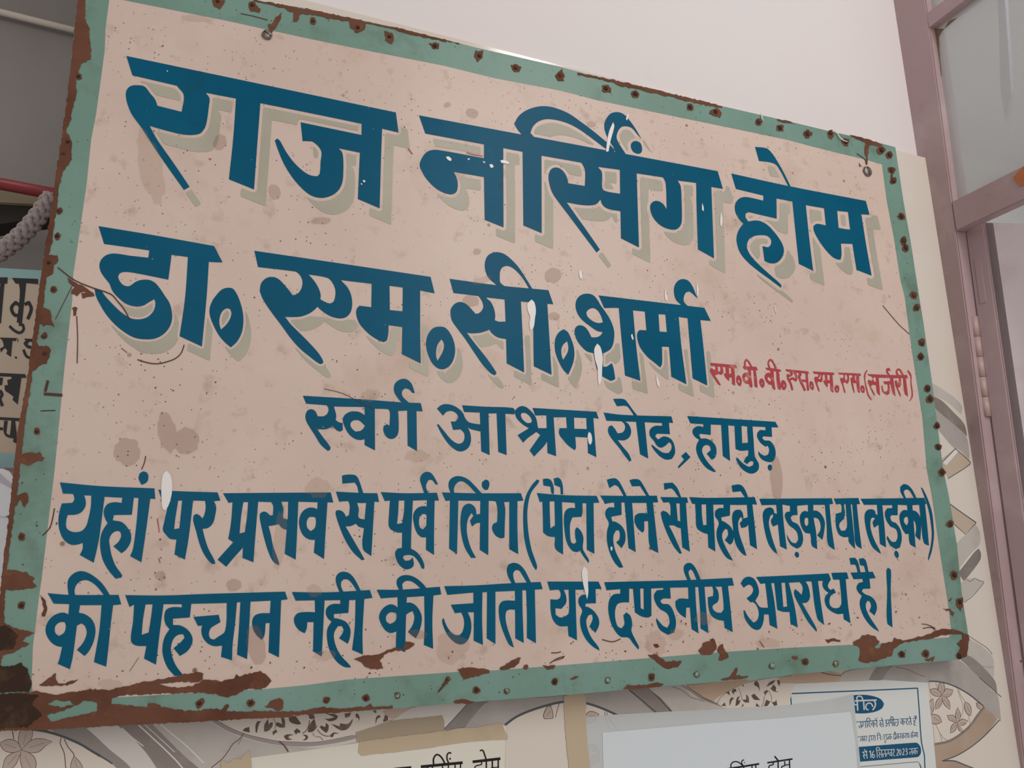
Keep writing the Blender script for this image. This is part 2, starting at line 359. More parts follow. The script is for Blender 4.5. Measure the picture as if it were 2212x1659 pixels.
# ------------------------------------------------------------------ traces of the hand-painted marks
LETTERS = '''
# headline
@ 260 105 4
52 65 2380 553 2403 725 2262 693 2085 650 1210 472 740 382 490 322 105 232
490 322 548 402 530 548 320 495 300 440 255 385 210 330 150 318 90 325 55 360 48 410 62 480 100 570 180 680 290 850 420 1040 550 1222 598 1195 460 990 320 790 252 668 400 710 560 745 680 738 725 695 745 640 765 500 770 430 740 382 740 340 490 290
1000 420 975 780 938 1130 1050 1175 1155 1218 1185 800 1210 465 1210 400 1000 380
1558 638 2085 748 2120 755 2110 908 2070 900 1885 862 1920 910 1925 1100 1910 1180 1870 1240 1800 1280 1720 1290 1640 1265 1560 1200 1480 1105 1410 990 1360 870 1335 795 1355 778 1380 800 1430 890 1500 985 1580 1060 1640 1095 1700 1105 1722 1080 1730 980 1735 885 1670 810 1620 800 1575 800
@ 560 170 4
885 370 883 490 870 640 852 1040 1040 1120 1052 700 1062 420
@ 880 220 4
100 118 2680 600 2725 752 2625 735 2495 702 2335 680 2200 652 1980 618 1835 588 1650 562 1495 525 1158 465 995 432 828 400 662 368 155 275
670 490 270 418 200 420 150 450 110 520 108 560 122 595 160 660 230 735 300 780 370 800 400 795 425 775 435 720 425 660 400 605 670 652
662 360 662 650 668 1020 830 1085 828 390
995 425 1002 1068 1160 1135 1158 455
990 290 955 245 922 190 960 125 1020 78 1100 48 1180 38 1270 52 1390 100 1500 175 1600 250 1700 332 1760 385 1790 415 1785 445 1700 395 1640 350 1560 290 1480 235 1400 192 1300 160 1200 150 1130 172 1085 215 1062 270 1095 310 1090 340 990 320
2022 322 1968 230 1910 150 1870 110 1820 90 1760 100 1722 140 1702 190 1706 250 1735 320 1790 412 1800 480 1900 490 1895 468 1810 325 1815 265 1850 218 1895 212 1940 228 1985 280
1930 375 1945 348 1975 340 2010 355 2025 390 2024 430 2005 448 1970 443 1942 420
1495 510 1533 590 1533 728 1390 705 1378 655 1352 608 1318 578 1278 568 1240 585 1220 635 1226 705 1252 785 1300 858 1400 990 1520 1150 1635 1302 1662 1277 1550 1115 1450 975 1375 868 1480 888 1580 895 1635 882 1668 845 1690 895 1735 925 1840 945 1860 945 1860 800 1835 795 1705 770 1682 740 1680 610 1648 562 1648 510
1835 575 1838 800 1845 1180 2000 1258 1990 940 1980 605
@ 1150 220 4
1120 640 1150 700 1160 930 1130 885 1085 858 1045 862 1020 890 1020 940 1050 1010 1110 1070 1180 1100 1240 1103 1275 1075 1290 1030 1288 850 1280 730 1255 680 1255 660
1415 690 1418 900 1430 1275 1568 1352 1555 1000 1545 725
@ 1480 300 4
398 300 900 410 1560 537 1592 655 1520 652 1405 632 1312 622 1198 600 1040 572 925 542 788 515 675 490 438 433
675 470 675 535 600 517 520 503 470 515 437 552 428 600 440 650 470 700 503 733 468 778 445 840 447 905 475 985 540 1065 630 1140 730 1213 828 1287 828 1262 740 1182 640 1090 570 1015 535 950 535 905 555 865 605 838 670 832 715 842 742 875 738 915 715 938 668 928 685 1055 735 1075 790 1070 833 1030 852 975 843 920 810 860 760 795 710 745 650 712 600 706 545 715 522 682 520 650 545 635 610 648 790 690 788 510 788 470
925 530 955 830 982 1080 1105 1140 1070 850 1040 560
603 70 700 82 745 120 790 185 850 290 918 428 895 415 840 310 795 235 770 215 715 200 638 192
1198 585 1215 748 1135 735 1107 755 1112 795 1150 870 1210 955 1270 1018 1310 1040 1342 1045 1350 1000 1345 905 1445 908 1480 908 1480 780 1425 785 1325 770 1312 615 1312 585
1405 620 1425 785 1445 910 1480 1132 1610 1182 1560 900 1520 640
# doctor_name
@ 180 480 4
132 35 600 112 1130 207 1203 348 1085 342 905 302 762 282 572 245 180 188
572 235 562 308 400 290 270 272 200 285 155 325 140 370 150 425 185 480 225 530 250 590 300 650 370 705 450 728 520 720 570 690 615 665 623 700 615 750 590 790 545 825 480 840 410 830 330 780 250 705 190 640 150 590 98 578 110 640 150 720 200 800 280 890 370 960 450 1000 540 1012 620 1005 690 970 740 915 765 850 765 780 745 700 700 630 660 570 620 525 570 500 500 500 450 518 420 540 385 555 340 540 310 500 302 470 320 440 365 430 450 440 735 497 762 282 762 235
905 290 880 650 832 985 1025 1075 1065 650 1085 335
1230 570 1285 572 1320 610 1355 690 1378 780 1383 860 1370 950 1330 1030 1275 1082 1225 1040 1170 975 1120 880 1093 800 1093 740 1115 680 1150 630 1190 588
!1240 745 1270 752 1280 790 1265 840 1235 885 1190 928 1178 890 1176 840 1190 790 1212 760
@ 540 520 4
38 88 800 200 1560 313 1595 455 1470 430 1320 405 1205 390 1052 372 785 340 665 320 505 292 380 265 70 228
380 255 425 290 450 335 452 385 435 430 405 462 368 472 345 440 300 385 250 335 205 315 150 320 105 355 88 400 90 450 120 520 180 610 270 730 350 840 430 930 520 1005 605 1065 632 1058 630 1035 590 970 500 870 420 790 350 720 303 658 370 660 440 655 510 630 560 595 583 570 620 605 690 650 760 670 820 665 862 630 880 580 882 520 870 460 840 400 785 340 785 320
!505 292 665 320 705 352 735 415 737 475 722 525 690 542 650 530 608 507 610 465 590 405 550 342
1052 360 1048 575 945 562 922 590 918 635 940 705 990 770 1060 830 1150 875 1183 862 1195 800 1197 730 1330 748 1330 612 1208 600 1205 370
1320 400 1318 612 1312 980 1475 1060 1470 800 1470 425
1645 743 1690 755 1735 810 1763 880 1772 950 1760 1020 1730 1075 1680 1108 1630 1105 1580 1065 1545 1000 1523 920 1525 850 1550 790 1590 752
!1655 852 1672 880 1676 920 1660 970 1620 1038 1608 1000 1608 950 1620 900 1640 870
@ 930 500 4
165 410 570 465 1018 508 1060 630 1010 625 900 615 780 605 640 588 478 570 405 557 198 532
570 465 500 400 472 330 470 270 490 215 535 185 585 180 640 198 700 245 760 310 820 400 878 495 850 492 800 410 745 345 700 310 660 298 620 312 600 350 598 395 602 440 645 478 630 500 580 490
405 548 440 595 455 640 450 670 420 705 388 712 360 680 310 630 260 610 215 622 180 660 172 705 185 770 240 850 300 930 380 1050 450 1150 520 1225 555 1243 570 1225 560 1205 480 1090 400 990 312 875 360 880 430 875 480 860 508 848 530 880 580 915 655 930 680 930 680 785 645 780 590 780 555 768 558 720 545 660 520 610 478 570 478 545
640 580 648 780 658 1140 808 1218 795 900 780 600
870 605 905 640 905 700 890 770 888 900 892 1165 1045 1238 1025 900 1008 615
1150 845 1185 870 1215 930 1237 1000 1242 1070 1230 1140 1190 1238 1150 1200 1110 1130 1080 1050 1072 980 1080 920 1110 870
!1180 948 1190 990 1185 1040 1145 1110 1132 1070 1130 1020 1145 980
1355 538 1405 552 1440 590 1470 640 1520 710 1560 780 1585 860 1582 950 1560 1010 1510 1045 1460 1058 1400 1050 1350 1035 1300 990 1265 940 1245 880 1250 835 1280 812 1320 818 1355 850 1390 915 1430 915 1465 900 1487 870 1440 860 1380 820 1310 765 1270 710 1253 650 1262 590 1300 550
!1405 662 1440 680 1470 725 1490 785 1450 792 1400 775 1355 735 1345 700 1365 675
1405 1040 1420 1120 1440 1200 1465 1240 1490 1255 1520 1272 1560 1290 1595 1275 1580 1180 1565 1138 1520 1168 1490 1168 1490 1040
@ 1180 570 4
452 273 1165 357 1365 380 1420 493 1330 485 1220 470 1142 458 1028 438 968 435 850 413 750 402 625 382 500 382
625 370 650 650 680 965 812 1010 775 700 748 395
850 400 865 575 805 572 787 595 785 640 810 720 870 800 930 850 985 895 1000 860 998 715 1070 718 1080 590 1042 590 978 585 968 425
1028 430 1042 590 1060 720 1080 975 1210 1040 1165 700 1142 450
1220 465 1240 700 1265 990 1390 1050 1355 700 1330 480
1165 357 1120 310 1103 250 1108 190 1140 145 1185 132 1230 150 1265 200 1305 300 1265 260 1235 238 1205 250 1187 290 1190 330 1225 368 1215 385 1170 375
# address
@ 640 810 4
57 180 560 210 910 237 1075 243 1092 315 1040 312 958 308 878 310 785 295 675 290 588 278 325 272 255 262 85 248
255 250 278 290 270 330 240 355 185 358 165 315 135 297 100 305 80 345 85 395 115 450 160 520 210 600 270 655 290 650 295 625 240 550 175 462 220 470 270 465 315 440 345 475 380 488 402 475 400 415 370 410 340 390 345 350 325 272 325 250
600 365 555 325 510 315 460 320 415 350 402 390 415 440 450 505 500 548 550 562 600 552
!510 390 545 395 595 440 560 480 510 490 475 455 468 420 485 398
588 270 592 360 590 605 680 652 678 285
785 285 808 320 805 440 785 425 755 440 752 480 775 530 810 552 850 545 878 510 885 440 882 350 878 300
958 300 962 610 1043 658 1038 300
915 240 870 190 845 140 850 80 885 45 930 33 970 48 1000 85 1023 155 1005 155 975 125 940 115 915 140 918 185 980 245 960 255
1215 290 1250 262 1290 252 1350 262 1400 290 1440 330 1460 375 1495 410 1590 428 1600 428 1600 488 1555 480 1495 462 1462 430 1490 470 1508 530 1505 590 1480 635 1430 660 1380 650 1310 590 1250 500 1215 430 1228 425 1280 490 1340 560 1390 592 1425 590 1450 560 1450 505 1420 470 1355 475 1345 440 1335 402 1375 400 1400 370 1385 335 1345 312 1300 318 1268 352
1432 262 1640 275 1870 285 1888 310 1885 340 1805 335 1730 332 1655 332 1585 325 1450 320
1585 315 1598 660 1670 692 1660 320
1730 320 1745 665 1817 692 1805 330
1890 330 1895 300 1940 270 1985 278 2030 315 2065 360 2082 420 2080 470 2075 490 2000 545 1960 585 1912 520 2010 460 1960 430 1905 375
!1945 330 1975 328 2010 350 2035 390 2030 412 1995 415 1955 385 1940 350
@ 1150 850 4
0 125 552 158 572 218 525 212 465 212 360 208 290 205 180 205 120 190 25 190
120 180 130 515 205 542 182 195
40 260 50 300 125 300 130 408 15 545 -25 492 68 358 28 328 35 300
290 190 298 300 235 300 228 330 235 360 265 400 310 450 365 490 375 470 370 375 475 380 475 308 362 305 358 195
465 205 470 310 475 380 480 515 552 550 525 205
615 165 780 185 1200 198 1215 255 1178 252 1120 255 968 248 895 245 800 242 760 240 640 235
760 230 795 265 800 300 780 335 735 345 715 310 685 275 660 285 652 320 665 360 700 410 750 470 800 540 840 590 855 575 830 520 780 460 735 402 790 405 830 385 850 350 850 310 830 265 800 242 795 230
895 240 930 525 1000 562 968 240
697 47 790 50 830 90 865 140 905 190 875 188 840 135 810 108 730 110
1120 245 1120 280 1060 280 1020 305 1010 340 1020 375 1050 410 1075 450 1110 468 1150 450 1180 420 1200 440 1200 480 1175 515 1130 512 1080 480 1030 440 1030 455 1060 500 1110 550 1160 572 1205 565 1230 520 1230 470 1210 410 1175 380 1130 372 1085 398 1060 370 1075 350 1100 348 1188 352 1178 245
1325 505 1365 550 1335 580 1262 648 1258 630 1310 570 1285 540
1337 195 2098 245 2125 293 2070 292 1900 285 1855 285 1805 280 1745 280 1690 275 1630 272 1540 268 1475 265 1365 258
1475 255 1478 290 1430 282 1395 300 1382 330 1400 370 1440 400 1420 440 1415 490 1440 560 1500 640 1570 678 1585 672 1520 600 1480 540 1465 490 1480 455 1510 445 1535 460 1540 490 1505 520 1550 573 1580 550 1590 500 1580 450 1545 410 1500 390 1455 390 1440 360 1450 348 1540 358 1540 255
1630 265 1645 540 1707 583 1690 265
1745 270 1755 480 1800 495 1865 490 1862 535 1845 550 1825 590 1855 610 1885 585 1910 590 1905 620 1870 635 1820 605 1765 550 1762 575 1800 640 1860 685 1910 690 1950 660 1955 610 1935 570 1920 540 1910 400 1900 275 1855 275 1862 425 1812 430 1805 270
2010 280 2015 318 1965 315 1942 345 1945 385 1975 430 2015 460 2030 450 2045 480 2035 525 2005 540 1970 520 1952 498 1955 530 1985 570 2030 590 2070 590 2095 560 2100 500 2085 450 2050 410 2005 405 1985 385 1995 370 2070 375 2065 280
2050 612 2070 625 2070 655 2050 670 2035 650 2035 625
# notice_upper
@ 90 1000 4
158 168 500 200 975 220 982 312 940 308 840 303 795 300 698 300 545 292 430 282 370 280 265 268 185 265
265 250 280 290 282 320 265 345 175 350 155 420 145 500 155 580 190 660 250 705 310 705 355 690 355 740 330 795 450 862 490 690 510 560 545 285 430 270 425 380 405 480 385 545 350 585 300 598 250 590 215 560 213 500 225 450 300 445 350 420 380 370 380 320 368 280 368 250
698 290 692 345 620 340 565 360 538 410 545 470 570 520 530 580 508 650 508 740 530 840 580 930 640 1000 690 990 695 970 640 890 605 800 590 720 585 660 610 610 650 588 680 595 688 630 665 680 620 720 690 780 730 750 770 680 770 610 735 550 690 510 640 500 615 495 625 450 780 448 798 290
838 295 820 520 790 740 765 805 862 858 900 600 940 300
880 72 910 85 923 120 910 165 865 190 850 165 838 130 850 90
1008 230 1080 240 1520 255 1545 325 1490 330 1415 328 1310 325 1215 325 1180 325 1040 320
1130 310 1095 360 1080 420 1062 500 1048 580 1075 620 1110 655 1165 662 1148 790 1238 835 1270 650 1310 315 1215 315 1205 420 1190 565 1145 572 1155 480 1182 315
1410 315 1418 380 1408 440 1390 480 1360 450 1335 440 1312 455 1310 500 1335 590 1365 700 1410 800 1470 870 1500 872 1495 845 1440 740 1410 650 1390 570 1440 560 1480 520 1500 450 1508 380 1490 330 1490 315
@ 450 1000 4
127 262 350 260 1058 255 1080 342 1030 340 945 340 778 335 690 335 632 335 535 338 432 335 345 338 305 338 210 340 175 345
210 325 200 480 185 590 172 655 215 685 80 835 155 897 220 820 300 730 295 820 390 858 405 650 432 325 345 325 335 460 315 598 270 610 285 450 305 325
535 325 560 370 558 450 535 455 500 425 470 422 445 440 445 480 480 640 520 770 560 850 608 885 610 860 560 720 540 620 520 545 560 540 608 528 635 560 680 580 690 490 650 480 645 460 650 400 632 340 632 325
690 325 685 500 672 640 660 785 755 835 765 640 778 325
950 405 910 388 860 390 810 425 785 490 790 560 820 625 870 660 925 665
!890 465 925 470 930 510 920 560 885 590 855 560 850 510 865 475
945 330 935 500 920 680 912 775 1000 830 1010 640 1030 330
1102 248 1330 260 1460 262 1475 338 1435 335 1365 345 1290 345 1205 330 1130 335
1205 318 1222 370 1215 450 1190 465 1170 430 1140 410 1105 410 1100 440 1130 540 1180 660 1250 770 1325 840 1350 835 1320 780 1250 660 1185 548 1230 545 1275 525 1300 550 1350 565 1365 490 1310 480 1295 460 1300 400 1285 345 1285 325
1365 330 1345 560 1335 740 1408 805 1420 600 1435 325
1155 110 1190 102 1265 105 1295 135 1340 265 1300 263 1285 200 1265 170 1158 178
1490 252 1700 262 1975 258 1992 325 1955 325 1885 322 1765 325 1695 325 1645 325 1570 325 1525 330
1570 310 1562 430 1558 540 1580 575 1630 600 1675 602 1672 735 1640 740 1615 770 1620 820 1650 880 1700 917 1750 910 1775 880 1765 815 1740 840 1700 845 1680 820 1690 800 1740 795 1780 810 1820 860 1845 910 1865 915 1865 880 1840 820 1800 770 1750 740 1755 560 1768 315 1695 315 1690 420 1675 520 1630 528 1640 430 1645 312
1890 378 1840 375 1795 400 1770 450 1775 520 1800 600 1840 640 1890 642
!1845 445 1870 440 1890 460 1888 530 1855 575 1830 560 1820 520 1825 470
1888 315 1882 640 1880 750 1950 795 1950 600 1955 315
1865 265 1845 200 1830 150 1840 105 1880 78 1920 85 1950 120 1985 185 1965 185 1935 150 1905 145 1885 180 1882 215 1905 265
@ 800 1000 4
618 255 900 262 1300 262 1322 325 1270 330 1200 335 1160 338 1050 328 950 328 760 325 685 325 650 328
688 315 680 740 748 788 760 315
695 265 675 200 685 150 725 120 775 115 840 140 900 195 965 267 920 265 860 205 810 165 770 160 735 190 722 225 725 265
955 440 915 445 910 400 885 365 845 352 805 375 785 430 778 520 790 640 820 740 870 820 912 820 870 740 840 640 832 560 845 480 875 432 890 455 860 500 878 550 915 522 955 515
950 315 945 750 1018 797 1022 320
1050 320 1085 335 1098 400 1095 510 1060 530 1052 570 1080 625 1125 650 1158 645 1162 500 1165 400 1155 338 1155 318
1200 325 1200 745 1277 788 1270 560 1270 320
995 143 1020 155 1028 190 1015 230 990 235 965 205 965 165
1440 143 1460 152 1450 175 1390 255 1365 340 1355 450 1365 600 1390 740 1420 830 1440 895 1432 928 1405 890 1360 780 1330 650 1320 500 1325 370 1350 270 1400 185
@ 1130 1010 4
118 220 340 238 635 245 658 302 610 305 545 308 512 308 445 305 340 298 268 292 225 292 170 292 145 300
165 280 170 420 172 560 215 592 275 600 278 700 345 752 342 560 335 285 270 285 275 500 235 525 230 400 228 285
170 100 205 95 240 110 262 165 265 228 245 226 235 165 175 155
265 95 300 85 325 105 342 160 345 233 325 231 320 170 270 150
445 295 450 350 400 350 365 375 352 430 355 520 375 640 420 715 465 730 490 718 530 780 565 825 568 800 540 750 515 700 520 610 500 550 465 515 450 535 450 600 460 640 440 660 415 645 405 580 405 490 425 430 505 425 512 380 512 295
545 298 550 710 615 745 610 520 608 295
665 242 900 245 1155 243 1165 300 1120 302 1070 305 938 305 880 302 790 302 735 308 705 315 695 290
785 290 788 345 740 345 712 375 712 420 740 480 725 550 725 640 750 740 790 820 830 865 865 862 840 810 800 730 780 650 780 590 800 545 825 540 835 570 830 620 803 645 850 697 880 640 880 560 850 505 800 470 770 465 760 425 850 408 848 290
875 295 910 695 972 730 940 298
722 105 760 95 800 95 835 130 895 248 868 246 820 165 790 150 745 178
918 110 950 100 1000 105 1030 140 1090 246 1065 245 1010 160 940 162
1072 395 1000 395 965 415 962 460 985 520 1033 563 1045 540 1045 465 1090 460
1065 298 1080 480 1097 690 1168 738 1120 295
1185 255 1415 258 1425 305 1405 305 1355 310 1320 308 1255 300 1212 303
1255 290 1272 330 1272 420 1240 385 1205 372 1188 390 1200 450 1240 560 1300 680 1352 745 1370 740 1345 680 1290 560 1258 500 1300 500 1330 515 1360 525 1360 465 1335 460 1330 400 1322 310 1322 295
1352 295 1358 465 1375 690 1440 727 1420 520 1405 295
1215 135 1290 130 1330 175 1365 258 1345 257 1300 195 1275 180 1220 192
@ 1480 1010 4
35 255 200 262 600 255 620 320 575 318 535 322 390 322 330 320 240 320 185 318 140 318 90 315 60 312
85 305 92 420 100 520 150 560 195 575 200 690 260 725 250 520 240 305 180 305 185 495 155 498 145 420 140 305
330 310 332 350 290 352 258 375 258 420 285 460 290 490 272 545 275 620 310 710 360 780 412 805 405 790 350 690 322 620 320 570 345 530 365 535 370 580 342 628 388 668 412 640 418 570 390 510 340 470 315 460 310 430 385 415 388 310
540 430 500 440 498 400 480 370 445 365 415 385 405 440 412 510 420 600 450 690 500 750 530 763 510 700 475 600 460 540 458 470 475 430 490 430 492 455 470 480 485 522 530 510 545 480
532 310 545 500 560 670 620 705 600 500 578 305
400 155 470 147 510 180 545 262 520 260 480 205 410 212
640 270 1265 265 1278 312 1240 320 1205 322 1110 322 1060 322 960 330 900 330 840 320 785 322 660 325
795 400 770 395 760 360 735 345 695 355 672 390 672 450 690 560 720 660 760 720 793 745 790 725 760 640 735 550 722 480 735 420 755 402 760 420 740 460 758 510 805 490
785 310 800 480 820 680 878 708 850 480 838 310
905 320 905 380 875 385 860 410 870 450 900 500 940 530 965 560 975 620 955 655 920 645 885 595 875 570 885 620 915 670 965 700 1000 680 1018 620 1005 550 970 490 925 465 910 435 925 415 970 410 965 320
962 727 980 740 982 770 965 780 948 760 948 738
1065 385 1035 375 1005 390 990 430 1000 500 1035 560 1080 570
!1045 430 1065 440 1062 490 1045 508 1030 480 1032 445
1060 310 1065 480 1085 600 1095 675 1140 705 1130 560 1110 440 1105 310
1100 372 1140 375 1180 410 1205 470 1200 550 1185 625 1140 585 1165 545 1170 500 1150 445 1108 430
1205 310 1222 500 1235 665 1292 712 1262 500 1245 310
1283 268 1495 263 1510 315 1470 318 1430 318 1380 315 1330 315 1305 320
1330 305 1350 330 1350 385 1300 400 1298 440 1305 520 1330 580 1370 600 1410 600 1415 645 1468 703 1455 560 1428 305 1385 305 1395 440 1398 510 1380 545 1345 545 1330 510 1335 480 1370 440 1380 390 1372 340 1375 305
1442 305 1462 560 1475 665 1525 703 1500 500 1480 305
1515 270 2065 262 2083 315 2040 320 1965 325 1915 325 1835 322 1760 325 1700 325 1655 322 1545 322
1665 415 1645 400 1640 375 1610 360 1570 370 1550 410 1555 490 1580 600 1620 690 1690 747 1680 715 1640 640 1610 560 1598 490 1605 440 1625 430 1640 440 1620 470 1632 520 1675 490
1655 310 1670 500 1683 660 1735 690 1720 500 1700 310
1785 312 1790 350 1745 352 1725 385 1735 450 1775 510 1800 520 1825 540 1835 600 1820 640 1785 640 1745 590 1742 610 1770 670 1820 705 1855 690 1870 620 1860 540 1820 480 1785 465 1770 430 1780 412 1835 412 1835 312
1820 715 1840 735 1845 770 1830 785 1810 760 1808 730
1920 370 1885 368 1855 400 1852 450 1875 530 1905 575 1945 570
!1900 428 1920 425 1930 460 1915 500 1895 480 1888 450
1915 310 1930 500 1940 655 1990 692 1975 500 1960 310
1950 368 1995 380 2030 430 2038 500 2030 630 1988 590 1995 530 1985 470 1950 430
2020 310 2040 500 2062 650 2105 675 2090 500 2070 305
1895 275 1860 210 1858 165 1885 142 1920 150 1960 190 2000 270 1980 270 1945 210 1920 190 1895 195 1888 215 1912 275
2035 170 2050 180 2090 260 2130 380 2145 500 2148 600 2130 720 2102 805 2098 780 2120 680 2130 580 2120 470 2100 360 2065 250
# notice_lower
@ 80 1180 4
92 405 280 420 705 420 728 502 660 508 560 508 370 508 280 500 145 495
290 600 240 575 190 578 130 610 85 670 75 735 100 800 150 850 210 868 265 850
!205 655 240 655 250 690 235 745 190 775 160 750 155 700 175 670
280 490 270 600 250 700 215 880 195 970 180 1015 285 1062 310 950 350 650 375 495
355 572 420 590 480 640 505 720 490 820 450 905 412 948 345 895 400 830 430 750 415 690 385 665 335 690
560 495 540 720 510 900 492 1000 598 1040 620 850 640 650 660 495
275 428 265 350 270 290 310 240 370 215 430 225 500 265 570 330 632 425 580 425 530 360 480 315 430 293 380 300 340 335 325 380 330 428
762 422 1100 425 1450 412 2143 392 2165 458 2110 465 2020 470 1845 478 1760 482 1725 485 1635 490 1335 497 1252 500 1095 500 1000 502 940 502 840 505 800 525
840 495 830 650 812 815 850 855 945 862 925 970 1028 1022 1060 750 1095 490 1000 490 985 620 965 745 905 765 915 640 940 490
1250 490 1252 528 1180 525 1120 545 1100 600 1110 670 1145 715 1105 780 1085 860 1090 950 1130 1050 1190 1120 1260 1110 1200 1030 1165 940 1158 870 1180 800 1220 765 1265 760 1275 790 1240 830 1180 880 1235 948 1300 905 1340 840 1340 780 1300 720 1240 685 1175 680 1175 625 1320 615 1335 485
1352 610 1570 592 1585 655 1545 678 1500 710 1485 760 1495 795 1525 805 1560 785 1625 730 1640 480 1728 478 1710 680 1690 850 1685 985 1590 955 1600 858 1530 862 1470 835 1430 780 1420 720 1428 685 1390 688
1758 472 1745 700 1728 935 1815 975 1830 750 1845 470
2020 460 2012 578 1930 580 1880 600 1858 650 1870 720 1900 770 1942 808 1965 770 1975 665 2010 662 2000 915 2090 960 2100 700 2110 455
@ 430 1180 4
802 395 1100 398 1475 378 1498 445 1430 455 1355 462 1298 465 1220 465 1085 467 1000 467 835 470
1000 455 1002 570 920 568 850 580 820 625 830 680 865 725 912 752 930 710 935 655 990 655 985 900 975 900 1060 952 1070 750 1085 455
1220 455 1220 498 1150 500 1105 530 1095 580 1115 625 1145 650 1110 710 1105 790 1125 890 1180 985 1250 1040 1312 1048 1300 1025 1230 950 1185 870 1165 790 1170 740 1200 690 1235 690 1248 730 1210 795 1285 842 1305 780 1305 710 1270 655 1210 628 1165 620 1165 585 1290 575 1298 455
1352 450 1345 700 1322 895 1415 935 1412 750 1428 445
1215 400 1185 320 1183 265 1210 230 1250 220 1300 235 1345 285 1400 390 1365 390 1320 320 1285 288 1250 285 1228 310 1228 350 1250 400
1535 375 1740 375 2080 350 2092 415 2025 425 1945 430 1795 440 1715 440 1570 450
1725 540 1690 510 1645 503 1590 535 1558 590 1560 640 1600 715 1650 748 1710 735
!1660 570 1700 575 1708 610 1690 650 1650 672 1620 650 1615 610 1635 580
1715 430 1715 600 1705 740 1700 880 1780 915 1785 700 1795 430
1780 490 1830 488 1880 520 1920 590 1922 660 1900 740 1872 795 1805 740 1845 680 1860 610 1845 560 1810 575 1775 605
1945 420 1948 700 1942 852 2022 885 2015 650 2025 415
1730 380 1708 330 1712 285 1750 255 1810 250 1870 272 1930 320 1970 370 1925 370 1870 325 1830 302 1785 300 1755 325 1760 380
@ 800 1150 4
638 465 900 458 1200 440 1470 428 1488 490 1420 495 1345 500 1312 500 1248 505 1080 512 1010 515 965 518 890 520 665 540
890 510 890 612 695 625 730 698 785 692 805 740 810 800 795 860 770 888 730 885 690 855 655 800 632 740 620 755 630 810 670 890 730 950 785 968 830 945 860 890 872 820 865 750 840 690 895 690 892 935 972 972 965 750 968 510
1008 505 1005 915 1080 965 1080 505
1248 495 1250 590 1150 592 1115 625 1110 700 1125 790 1160 890 1200 970 1240 995 1220 930 1185 830 1168 750 1172 690 1195 668 1250 668 1252 915 1325 955 1315 700 1312 490
1345 490 1352 700 1352 912 1430 958 1420 485
1222 443 1190 380 1178 320 1195 275 1240 263 1290 280 1335 330 1390 440 1355 440 1310 365 1285 330 1255 325 1235 350 1238 400 1255 443
1528 425 1970 425 1998 488 1945 490 1880 495 1770 495 1715 495 1670 495 1620 495 1550 500
1620 485 1642 520 1640 560 1615 580 1555 578 1558 680 1580 760 1630 808 1705 810 1712 895 1785 932 1778 750 1770 485 1712 485 1715 690 1690 720 1640 735 1600 710 1598 655 1650 660 1690 610 1690 550 1668 490
1880 485 1880 540 1830 540 1800 570 1800 620 1830 675 1812 740 1820 830 1860 920 1920 985 1980 1022 1970 990 1910 910 1875 830 1865 760 1885 715 1915 708 1920 750 1892 815 1945 868 1975 800 1970 740 1930 680 1880 645 1855 640 1860 615 1948 612 1945 480
@ 1160 1150 4
580 430 900 422 1300 412 1685 393 1700 460 1645 462 1590 468 1540 470 1510 468 1445 470 1390 472 1305 475 1145 478 1090 480 980 485 890 485 830 488 795 485 600 500
720 475 718 530 665 535 630 570 615 640 622 720 655 820 720 900 790 910 830 960 875 1012 880 990 850 930 815 850 822 790 805 720 770 690 748 720 755 790 730 830 695 810 675 740 675 670 695 620 740 605 795 605 795 475
828 475 845 690 900 725 960 735 988 720 985 475 920 475 922 668 895 655 890 475
1090 470 1090 495 1035 500 1010 540 1020 600 1060 660 1110 690 1135 720 1145 780 1125 825 1085 805 1030 740 1030 770 1060 840 1130 885 1180 860 1200 780 1180 690 1140 625 1080 615 1065 590 1090 572 1155 572 1148 470
1305 465 1308 575 1230 572 1195 595 1200 650 1235 705 1285 740 1288 650 1320 648 1335 835 1395 872 1375 650 1365 465
1392 460 1410 700 1412 830 1480 870 1460 650 1445 460
1300 416 1270 340 1270 290 1300 265 1335 270 1370 310 1415 411 1380 413 1345 335 1325 318 1308 345 1330 416
1510 455 1522 500 1520 550 1475 560 1480 640 1500 710 1550 750 1615 765 1620 825 1690 862 1670 650 1648 455 1595 460 1612 660 1590 695 1550 690 1518 660 1520 630 1560 600 1570 550 1560 500 1540 470 1538 450
@ 1580 1150 4
212 385 500 372 838 355 858 405 835 415 745 420 690 422 640 425 575 430 490 435 440 435 365 438 340 438 290 440 250 445
78 440 110 395 155 383 200 408 232 480 234 535 205 590 240 640 265 650 345 650 345 710 280 708 275 770 250 830 210 842 160 810 115 740 103 675 112 672 145 730 190 780 222 757 236 700 215 630 185 602 165 605 130 570 175 530 187 490 168 458 145 452 105 478
290 432 310 600 330 800 395 832 370 600 340 430
368 428 395 668 440 685 502 688 510 790 572 822 545 640 492 425 462 428 482 640 447 645 430 428
575 420 605 450 615 490 605 540 575 510 550 490 540 510 545 550 600 660 660 770 735 860 735 835 690 750 640 665 610 610 650 605 675 570 675 520 660 460 640 425 640 415
690 410 740 740 800 800 770 600 745 410
862 350 995 345 1012 400 980 405 930 408 878 408
825 400 858 408 838 440 832 470 855 498 882 485 902 520 860 545 845 590 855 635 890 655 930 650 950 610 932 400 985 395 1005 620 1028 785 970 750 965 702 915 705 860 680 820 640 805 590 812 550 838 522 800 490 785 450 792 405
1028 348 1220 340 1245 395 1190 400 1130 402 1055 405
